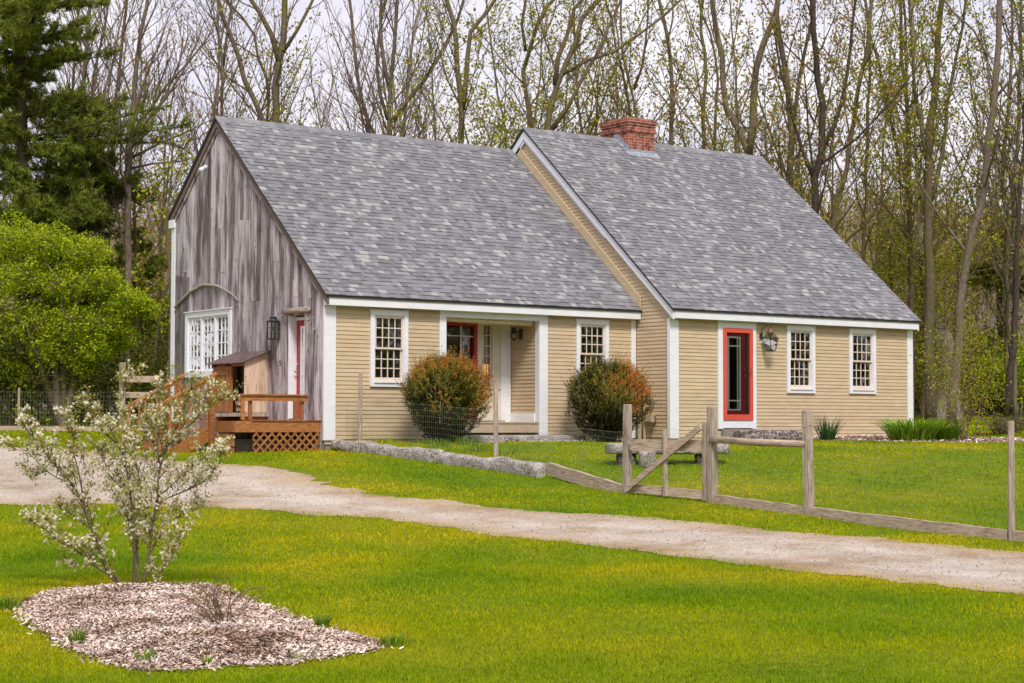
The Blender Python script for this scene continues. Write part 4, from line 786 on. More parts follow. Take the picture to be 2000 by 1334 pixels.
pb('bin_door', 'binfront', (-.60, -.575, 2.78, 2.95, .53, 1.50), (-.60, -.575, 2.953, 3.13, .53, 1.50), (-.60, -.575, 3.133, 3.31, .53, 1.50), (-.60, -.575, 3.313, 3.50, .53, 1.50), (-.618, -.601, 2.78, 3.50, .80, .89), (-.618, -.601, 2.78, 3.50, 1.28, 1.37), (-.60, -.56, 2.70, 2.776, .52, 1.50))
pb('header_beam', 'binfront', (-.60, -.56, 2.2, 3.53, 1.4505, 1.52)) 
mb = MB(); n = 42
for i in range(n):
    y0, y1 = 2.10+i*1.53/n, 2.10+(i+1)*1.53/n; z = lambda k: .014*((k % 4) in (1, 2)); a0, a1 = z(i), z(i+1)
    for s_ in (0, -.006):
        mb.add([(-.70, y0, 1.505+a0+s_), (-.70, y1, 1.505+a1+s_), (-.02, y1, 1.765+a1+s_), (-.02, y0, 1.765+a0+s_)], [(0, 1, 2, 3)])
    mb.add([(-.70, y0, 1.505+a0), (-.70, y1, 1.505+a1), (-.70, y1, 1.499+a1), (-.70, y0, 1.499+a0)], [(0, 1, 2, 3)])
mb.build('corrugated_roof', 'tin', wb)
desc = ['split log at the bottom left of the firewood stack', 'split log at the bottom middle of the firewood stack', 'split log at the bottom right of the firewood stack', 'second-row left split log in the firewood bin', 'second-row middle split log in the firewood bin', 'second-row right split log in the firewood bin', 'upper left split log lying in the firewood bin', 'topmost split log lying in the firewood bin']
for k, (yy, zz) in enumerate([(2.32, .58), (2.45, .575), (2.59, .585), (2.35, .70), (2.48, .69), (2.60, .70), (2.38, .80), (2.50, .79)]):
    mb = MB(); a = rnd.random()*6; r = rnd.uniform(.055, .068); n = rnd.choice([3, 4, 5]); ring = [(r*rnd.uniform(.85, 1.05)*cos(a+2*pi*i/n), r*rnd.uniform(.85, 1.05)*sin(a+2*pi*i/n)) for i in range(n)]
    v = [(-.53+rnd.uniform(-.02, .02), yy+p, zz+q) for p, q in ring]+[(-.10, yy+p, zz+q) for p, q in ring]
    mb.add(v, [tuple(range(n))[::-1], tuple(range(n, 2*n))]+[(i, (i+1) % n, n+(i+1) % n, n+i) for i in range(n)], [1, .2]+[rnd.random()*.5]*n)
    tag(mb.build('firewood_log', 'log'), desc[k], 'firewood log', 'split firewood in the bin')

# ================================================================== STONES, FENCES, GATE, BENCH
def rock(name, a, b, hw, z0, z1, mat, label, cat, n=26, rough=.035, group=None, seed=0, topf=None):
    """long rough block between plan points a, b; cross-section rounded and roughened"""
    a = np.array(a, float); b = np.array(b, float); d = (b-a)/np.linalg.norm(b-a); q = np.array((-d[1], d[0])); m = 20; L = np.linalg.norm(b-a); V = []
    for i in range(n+1):
        f = i/n; c = a+(b-a)*f; end = min(1, (min(f, 1-f)*L/.10+.02)**.5) if min(f, 1-f)*L < .1 else 1; zt = topf(f) if topf else z1(f) if callable(z1) else z1; zb = z0(f) if callable(z0) else z0
        for j in range(m):
            th = 2*pi*j/m; cx = math.copysign(abs(cos(th))**.35, cos(th)); cz = math.copysign(abs(sin(th))**.35, sin(th)); r = 1+rough/hw*nz(f*L*2.1+cx, cz*1.7+seed, 3.1, seed+j*.01)+.5*rough/hw*nz(f*L*7, j*.9, 3.0, seed*3)
            p = c+q*hw*cx*r*end; z = (zt+zb)/2+(zt-zb)/2*cz*(1+(r-1)*.6)*(.75+.25*end); V.append((p[0], p[1], z))
    F = [(i*m+j, i*m+(j+1) % m, (i+1)*m+(j+1) % m, (i+1)*m+j) for i in range(n) for j in range(m)]+[tuple(range(m))[::-1], tuple(range(n*m, n*m+m))]
    mb = MB(); mb.add(V, F); return tag(mb.build(name, mat, smooth=True), label, cat, group)
G = lambda x, y: float(ground(x, y))
def wallseg(P, Q, za, zb_, label, seed, n=30):
    x0, y0 = P; x1, y1 = Q; gz_ = lambda f: G(.2, y0+(y1-y0)*f)-.12
    zt = lambda f: za+(zb_-za)*f+.022*sin(f*7+seed)+.012*sin(f*19+seed)
    rock('granite_block', P, Q, .17, gz_, zt, 'granite', label, 'granite block', n, .03, 'granite blocks edging the yard', seed)
wallseg((.14, -.14), (.22, -1.05), -.02, -.035, 'pale granite block touching the house corner at the start of the low wall', 1)
wallseg((.22, -1.08), (.33, -3.45), -.035, -.185, 'long rough granite block in the middle of the low wall with a humped top', 2, 60)
wallseg((.34, -3.48), (.50, -6.35), -.185, -.37, 'long dark streaked granite block at the low end of the wall by the timber edging', 3, 60)
rock('granite_step', (3.0, -.42), (5.9, -.40), .32, -.12, .075, 'granite', 'upper flat granite slab below the porch opening', 'granite step', 30, .03, None, 4)
rock('granite_step', (2.9, -1.0), (5.3, -1.05), .28, -.2, -.03, 'granite', 'lower flat granite slab sunk in the grass before the porch', 'granite step', 30, .03, None, 6)
rock('granite_step', (9.3, -1.62), (11.2, -1.60), .33, -.1, .17, 'darkgranite', 'dark lichened stone step in front of the coral red door', 'stone step', 26, .05, None, 8)
mb = MB(); mb.box(9.22, 10.2, -1.19, -1.13, -.02, .195); tag(mb.build('door_threshold', 'found'), 'dark threshold block between the stone step and the coral red door', 'threshold')
# bench
B0 = gp(1185, 908); B1 = gp(1421, 905); bd = (B1-B0)[:2]; bd /= np.linalg.norm(bd); bm = (B0+B1)[:2]/2; bs = st(*bm)[0]
zt = CAM[2]-(864-830)/FOC*bs; bnch = thing('stone_bench', 'rough granite slab bench on stump and stone legs on the lawn behind the gate', 'bench', (bm[0], bm[1], G(*bm)))
def childrock(name, a, b, hw, z0, z1, mat, seed, rough=.04, label=None, n=24):
    o = rock(name, a, b, hw, z0, z1, mat, 'x', 'x', n, rough, None, seed); del o['label']; del o['category']; o.parent = bnch; o.location = wl(o)-wl(bnch)
    if label: o['label'] = label
    return o
Lb = np.linalg.norm((B1-B0)[:2]); bq = np.array((-bd[1], bd[0]))
childrock('seat_slab', bm-bd*Lb/2*1.02, bm+bd*Lb/2*1.02, .24, zt-.19, zt+.0, 'granite', 11, n=40)
l1 = bm-bd*(Lb/2-.33); l2 = bm+bd*(Lb/2-.42)
childrock('leg', l1-bd*.17, l1+bd*.17, .17, G(*l1)-.1, zt-.17, 'darkgranite', 12, label='dark stone leg'); childrock('leg', l2-bd*.14, l2+bd*.14, .17, G(*l2)-.1, zt-.17, 'darkgranite', 13, label='dark stone leg')
l3 = l1+bd*.30-bq*.26; rock('round_stone', l3-bd*.14, l3+bd*.14, .15, G(*l3)-.08, G(*l3)+.25, 'granite', 'rounded pale stone beside the left leg of the stone bench', 'stone', 16, .03, None, 14)

# garden fence along the drive
def wire_panel(mb, P, Q, zb0, zb1, h0, h1, dx=.055, dz=.095, r=.0011, sag=0, top=None):
    P = np.array(P, float); Q = np.array(Q, float); L = np.linalg.norm(Q-P); n = int(L/dx); m = max(2, int(max(h0, h1)/dz)); wav = rnd.random()*9
    def pt(f, g):
        p = P+(Q-P)*f; zb = zb0+(zb1-zb0)*f; h = h0+(h1-h0)*f; off = .015*sin(f*9+wav)+.008*sin(f*31+g*4); q = np.array((-(Q-P)[1], (Q-P)[0]))/L
        return (p[0]+q[0]*off, p[1]+q[1]*off, zb+h*g-sag*4*f*(1-f)*g+.006*sin(f*23+g*3))
    fs = np.linspace(0, 1, max(4, int(L/.35)))
    for j in range(m+1): mb.tube([pt(f, j/m) for f in fs], r*(1.5 if j in (0, m) else 1), 3, cap=False)
    for i in range(n+1): mb.tube([pt(i/n, g) for g in (0, .5, 1)], r, 3, cap=False)
fence = thing('garden_fence', 'wire mesh garden fence on grey wooden posts along the low granite wall and drive', 'fence', (.6, -8, -.8))
def fpost(p, h, w, label=None, rnd_=False, lean=(0, 0), parent=None, name='post'):
    x, y = p[:2]; z = G(x, y); mb = MB(); parent = parent or fence
    if rnd_: mb.tube([(x, y, z-.15), (x+lean[0]*.5, y+lean[1]*.5, z+h*.5), (x+lean[0], y+lean[1], z+h)], [w*.52, w*.5, w*.46], 9)
    else:
        a = YAW*0; v = []
        for zz, l in ((z-.15, 0), (z+h-.012, 1)):
            for i, j in ((-1, -1), (1, -1), (1, 1), (-1, 1)): v.append((x+i*w/2+lean[0]*l, y+j*w/2+lean[1]*l, zz))
        for i, j in ((-1, -1), (1, -1), (1, 1), (-1, 1)): v.append((x+i*(w/2-.008)+lean[0], y+j*(w/2-.008)+lean[1], z+h))
        mb.add(v, [(0, 1, 5, 4), (1, 2, 6, 5), (2, 3, 7, 6), (3, 0, 4, 7), (4, 5, 9, 8), (5, 6, 10, 9), (6, 7, 11, 10), (7, 4, 8, 11), (8, 9, 10, 11)], rnd.random())
    return mb.build(name, 'postwood', parent, label=label)
def hpost(px, ytop, base): s = st(*base[:2])[0]; return CAM[2]+(830-ytop)/FOC*s-G(*base[:2])
pA = onx(703, 800, .40)[:2]; pB = onx(969, 850, .60)[:2]; pG1 = gp(1224, 964); pG2 = gp(1392, 982); pC = gp(1582, 1008); pD = gp(1976, 1056)
pE = pD[:2]+(pD[:2]-pC[:2])*1.0
fpost(pA, 1.34, .075, 'thin round weathered post standing nearest the house', True, (-.0, -.02)); fpost(pB, 1.27, .085, 'thin round post above the granite wall', True, (.02, .05))
fpost(pG1, hpost(0, 789, pG1), .10, lean=(.02, .0)); fpost(pG2, hpost(0, 793, pG2), .11, lean=(.01, .02)); fpost(pC, hpost(0, 800, pC), .105, 'square weathered post with a wire loop near its top', lean=(.0, .05)); fpost(pD, hpost(0, 820, pD), .085, 'slim rightmost post', True, (.0, -.01)); fpost(pE, 1.4, .09, rnd_=True)
mb = MB(); wire_panel(mb, (.42, -.1), pA, -.03, G(*pA), .80, .80); mb.build('wire_mesh', 'wire', fence)
for (a, b, ha, hb) in ((pA, pB, .85, .80), (pB, pG1, .78, .92), (pG2, pC, 1.05, 1.05), (pC, pD, 1.05, 1.08), (pD, pE, 1.08, 1.08)):
    mb = MB(); wire_panel(mb, a[:2]+.04*0, b[:2], G(*a[:2])+.01, G(*b[:2])+.01, ha, hb, sag=.06 if b is pG1 else .02); mb.build('wire_mesh', 'wire', fence)
def kick(a, b, h=.125, w=.07, name='edging_timber', z_fix=False):
    a = np.array(a[:2]); b = np.array(b[:2]); d = (b-a)/np.linalg.norm(b-a); n = 8; q = np.array((-d[1], d[0]))*w/2; mb = MB(); V = []; 
    for i in range(n+1):
        p = a+(b-a)*i/n; z = G(*a)+(G(*b)-G(*a))*i/n+(.10*(1-i/n) if z_fix else 0)*.1; j = .006*sin(i*2.3)
        V += [(p[0]-q[0], p[1]-q[1], z-.08), (p[0]+q[0], p[1]+q[1], z-.08), (p[0]+q[0], p[1]+q[1], z+h+j), (p[0]-q[0], p[1]-q[1], z+h+j)]
    F = [(4*i+k, 4*i+(k+1) % 4, 4*i+4+(k+1) % 4, 4*i+4+k) for i in range(n) for k in range(4)]+[(0, 1, 2, 3), (4*n+3, 4*n+2, 4*n+1, 4*n)]
    mb.add(V, F, rnd.uniform(.5, 1)); return mb.build(name, 'railwood', fence)
wE = np.array([.52, -6.35]); kick(wE, pG1[:2]+np.array((0, .06)), z_fix=True); kick(pG2[:2]+np.array((.02, -.06)), pC[:2]+np.array((0, .06))); kick(pC[:2]+np.array((0, -.06)), pD[:2]+np.array((0, .05))); kick(pD[:2]+np.array((0, -.05)), pE)
# pole rail between the gate and the next post
a = np.array([*pG2[:2], 0]); b = np.array([*pC[:2], 0]); za = CAM[2]-(857-830)/FOC*st(*a[:2])[0]; zb_ = CAM[2]-(866-830)/FOC*st(*b[:2])[0]
mb = MB(); mb.tube([(a[0]-.03, a[1], za), (a[0]*.5+b[0]*.5-.03, a[1]*.5+b[1]*.5, (za+zb_)/2-.012), (b[0]-.03, b[1]+.04, zb_)], [.05, .055, .048], 10); mb.build('pole_rail', 'railwood', fence, smooth=True)
mb = MB(); c = pC; mb.tube([(c[0]+.06*cos(t_), c[1]+.04+.06*sin(t_), G(*c[:2])+1.25+.03*cos(t_)) for t_ in np.linspace(0, 2*pi, 10)], .003, 4); mb.build('wire_loop', 'wire', fence)
# gate
gate = thing('garden_gate', 'grey wooden garden gate with a diagonal brace and wire mesh', 'gate', (pG1[0], pG1[1], G(*pG1[:2])))
g1 = pG1[:2]+np.array((-.03, -.09)); g2 = pG2[:2]+np.array((-.03, .09)); zz1, zz2 = G(*g1), G(*g2)
def GP(f, z): p = g1+(g2-g1)*f; return (p[0], p[1], zz1+(zz2-zz1)*f+z)
def gbar(name, A, B, w, h, off=0, tone=.5, lab=None):
    mb = MB(); A = np.array(A)+np.array((off, 0, 0)); B = np.array(B)+np.array((off, 0, 0)); mb.bar(A, B, w, h, tone=tone); return mb.build(name, 'railwood' if name != 'stile' else 'postwood', gate, label=lab)
hb = lambda py, p: CAM[2]-(py-830)/FOC*st(*p)[0]
gbar('top_rail', GP(0.02, hb(871, g1)-zz1+.03), GP(.98, hb(876, g2)-zz2+.05), .035, .17, 0, .6); gbar('bottom_rail', GP(.02, .10), GP(.98, .10), .035, .13, 0, .8)
gbar('stile', GP(.50, .03), GP(.50, hb(838, (g1+g2)/2)-(zz1+zz2)/2), .07, .035, -.036, .7); gbar('stile', GP(.985, .02), GP(.985, hb(826, g2)-zz2), .05, .05, -.02, .3)
gbar('diagonal_brace', GP(.0, .06), GP(.97, hb(833, g2)-zz2), .035, .085, -.075, .35)
mb = MB(); wire_panel(mb, np.array(GP(0.03, 0)[:2])+np.array((.03, 0)), np.array(GP(.98, 0)[:2])+np.array((.03, 0)), zz1+.04, zz2+.04, 1.0, 1.0); mb.build('wire_mesh', 'wire', gate)
mb = MB(); mb.tube([(pG1[0]-.06, pG1[1]+.02, zz1+1.0), (pG1[0]-.08, pG1[1]-.08, zz1+.88), (pG1[0]-.06, pG1[1]-.22, zz1+.80), (pG1[0]-.03, pG1[1]-.25, zz1+.87), (pG1[0], pG1[1]-.2, zz1+.92)], .006, 5); mb.build('latch_wire', 'copper', gate)

# rear left fence with plank gate panel
rf = thing('wire_fence', 'wire mesh fence with two board rails behind the drive at far left', 'fence', (0, 13, .1))
q0 = gp(-160, 840); q1 = gp(238, 844); n = 4
prev = None
for i in range(n+1):
    p = q0[:2]+(q1[:2]-q0[:2])*i/n
    if i == n: 
        mb = MB(); z = G(*p); h = (840-704)/FOC*st(*p)[0]; mb.box(p[0]-.06, p[0]+.06, p[1]-.06, p[1]+.06, z-.1, z+h); mb.build('post', 'postwood', rf, label='tall pale square end post')
    elif i % 2 == 0: fpost(p, 1.1, .07, rnd_=True, parent=rf)
    if prev is not None:
        mb = MB(); wire_panel(mb, prev, p, G(*prev)+.05, G(*p)+.05, .95, .95, dx=.08, dz=.10, r=.0024); mb.build('wire_mesh', 'wire', rf)
    prev = p
def kick2(a, b, h):
    mb = MB(); A = (a[0], a[1], G(*a[:2])+h/2); B = (b[0], b[1], G(*b[:2])+h/2); mb.bar(A, B, .06, h, tone=.9); mb.build('edging_timber', 'railwood', rf)
kick2(q0, q1, .13)
q2 = q1[:2]+RT*.95; sq = st(*q1[:2])[0]
for py, w in ((741, .16), (772, .15)):
    mb = MB(); z = CAM[2]-(py-830)/FOC*sq; mb.bar((q1[0], q1[1], z), (q2[0], q2[1], z), .03, w, tone=.95); mb.build('board_rail', 'railwood', rf)
mb = MB(); mb.box(q2[0]-.05, q2[0]+.05, q2[1]-.05, q2[1]+.05, G(*q2)-.1, G(*q2)+1.25); mb.build('post', 'postwood', rf)

# ================================================================== PLANTS
def leaves_at(mb, C, size, n_each, spread, mi=0, tone=None, flat=.0, asp=.55, tonef=None):
    C = np.asarray(C, float); k = len(C)*n_each
    if k == 0: return
    c = np.repeat(C, n_each, 0)+rng.normal(0, spread, (k, 3)); a = rng.normal(0, 1, (k, 3)); a /= np.linalg.norm(a, axis=1)[:, None]; b = rng.normal(0, 1, (k, 3)); b[:, 2] *= (1-flat); b -= a*(a*b).sum(1)[:, None]; b /= (np.linalg.norm(b, axis=1)[:, None]+1e-9)
    s = size*rng.uniform(.6, 1.4, k)[:, None]; tn = rng.random(k) if tone is None else np.clip(tone(c)+rng.normal(0, .14, k), 0, 1); mb.quads(c, a*s, b*s*asp, tn, mi)
def rv(): 
    a = rnd.uniform(0, 2*pi); return np.array((cos(a), sin(a), 0))
def grow(st_mb, tw_mb, path, rad, ends, lv, rules, tipz=99):
    """side branches along a path; rules[lv] = (spacing, start fraction, angle from parent, length fraction, sides, end radius)"""
    P = np.asarray(path, float); seg = np.linalg.norm(P[1:]-P[:-1], axis=1); L = seg.sum(); cum = np.concatenate([[0], np.cumsum(seg)]); R = rad
    sp, f0, ang, lf, sides, minr = rules[lv]; d = f0*L+rnd.random()*sp; sgn = rnd.random()*6
    while d < L*.98:
        i = min(len(seg)-1, int(np.searchsorted(cum, d)-1)); t_ = (d-cum[i])/seg[i]; p = P[i]+(P[i+1]-P[i])*t_; dr = (P[i+1]-P[i])/seg[i]; r = R[i]+(R[i+1]-R[i])*t_
        rem = L-d; ln = (lf*rem+lf*.35*L*.3)*rnd.uniform(.6, 1.25) if lv > 0 else lf*(rem*.45+1.2)*rnd.uniform(.55, 1.3)
        sgn += 2.4+rnd.uniform(-.5, .5); h = np.array((cos(sgn), sin(sgn), rnd.uniform(-.2, .35))); h -= dr*(h@dr); h /= (np.linalg.norm(h)+1e-9); a = ang*rnd.uniform(.75, 1.3)
        v = dr*cos(a)+h*sin(a); k = 4 if lv == 0 else 3; q = [p]; up = np.array((0, 0, .22 if lv == 0 else .12))
        for j in range(k): 
            v = v+up+np.array((rnd.gauss(0, .13), rnd.gauss(0, .13), rnd.gauss(0, .08))); v /= np.linalg.norm(v); q.append(q[-1]+v*ln/k)
        r0 = max(minr, min(r*.55, .007+ln*.0075)); rr = np.linspace(r0, minr*.7, k+1)
        (st_mb if lv == 0 and r0 > .03 else tw_mb).tube(q, rr, sides, cap=False)
        if lv+1 < len(rules): grow(st_mb, tw_mb, q, rr, ends, lv+1, rules)
        if lv+1 >= len(rules)-0: ends.append((q[-1], q[len(q)//2]))
        elif lv == len(rules)-2: ends.append((q[-1], q[-1]))
        d += sp*rnd.uniform(.6, 1.4)
RULES = [(.58, .22, .75, .62, 4, .012), (.42, .15, .75, .40, 3, .0075), (.24, .12, .7, .42, 3, .0052)]
RULES_BARE = [(.50, .25, .62, .70, 4, .012), (.34, .12, .62, .45, 3, .0075), (.20, .12, .6, .5, 3, .0052)]
def tree(name, label, stems, bark, twig='twig', leaf='leaf_young', leaf_n=3, leaf_p=.6, size=.05, rules=RULES, group=None, cat='tree', toned=None, base=None):
    """stems: list of (points, radii) in world space"""
    b0 = np.array(stems[0][0][0], float); t = thing(name, label, cat, tuple(base if base is not None else b0), group); tr = MB(); cw = MB(); ends = []
    for pts, rr in stems:
        pts = np.array(pts, float)
        if len(pts) > 2:                                    # resample with small wiggle
            seg = np.linalg.norm(pts[1:]-pts[:-1], axis=1); cum = np.concatenate([[0], np.cumsum(seg)]); n = max(4, int(cum[-1]/.7)); u = np.linspace(0, cum[-1], n)
            P = np.stack([np.interp(u, cum, pts[:, i]) for i in range(3)], 1); P[1:-1, :2] += rng.normal(0, .025, (n-2, 2)); R_ = np.interp(u, cum, rr)
        else: P = pts; R_ = np.array(rr)
        tr.tube(P, R_, 9, cap=True); grow(tr, cw, P, R_, ends, 0, rules)
    tr.build('trunk', bark, t, smooth=True)
    E = np.array([e for pr in ends for e in pr]); 
    if leaf and len(E):
        E = E[rng.random(len(E)) < leaf_p]; leaves_at(cw, E, size, leaf_n+1, .11, mi=1, tone=toned)
    cw.build('crown', [twig, leaf or 'leaf_young'], t); return t
def pstem(px, s, r0, r1, ztop=19, ground_=True, ds=0.0, s_top=None):
    """stem through picture points at depth s, continued down to the ground and up to ztop"""
    P = [at(x, y, s+ds*i) for i, (x, y) in enumerate(px)]
    if ground_:
        b = P[0].copy(); d = (P[0]-P[1]); d = d/max(.3, -d[2]) if d[2] < 0 else np.array((0, 0, -1.0)); gzz = G(b[0], b[1])-.15; k = max(0, b[2]-gzz); h = np.clip(d[:2]*.4, -.12, .12); b2 = np.array([b[0]+h[0]*k, b[1]+h[1]*k, 0]); b2[2] = G(b2[0], b2[1])-.15
        P = [b2]+P if k > .3 else P
    d = P[-1]-P[-2]; d /= np.linalg.norm(d); d = d*.6+np.array((0, 0, .4)); d /= np.linalg.norm(d); top = P[-1]; kk = 0
    while top[2] < ztop and (ground_ or kk < 2): top = top+d*1.8+np.array((rnd.gauss(0, .15), rnd.gauss(0, .15), 0)); P.append(top); kk += 1
    P = np.array(P); z = P[:, 2]; f = (z-z[0])/(z[-1]-z[0]+1e-6); f = np.clip(f, 0, 1); return (P, r0+(r1-r0)*f**.8)
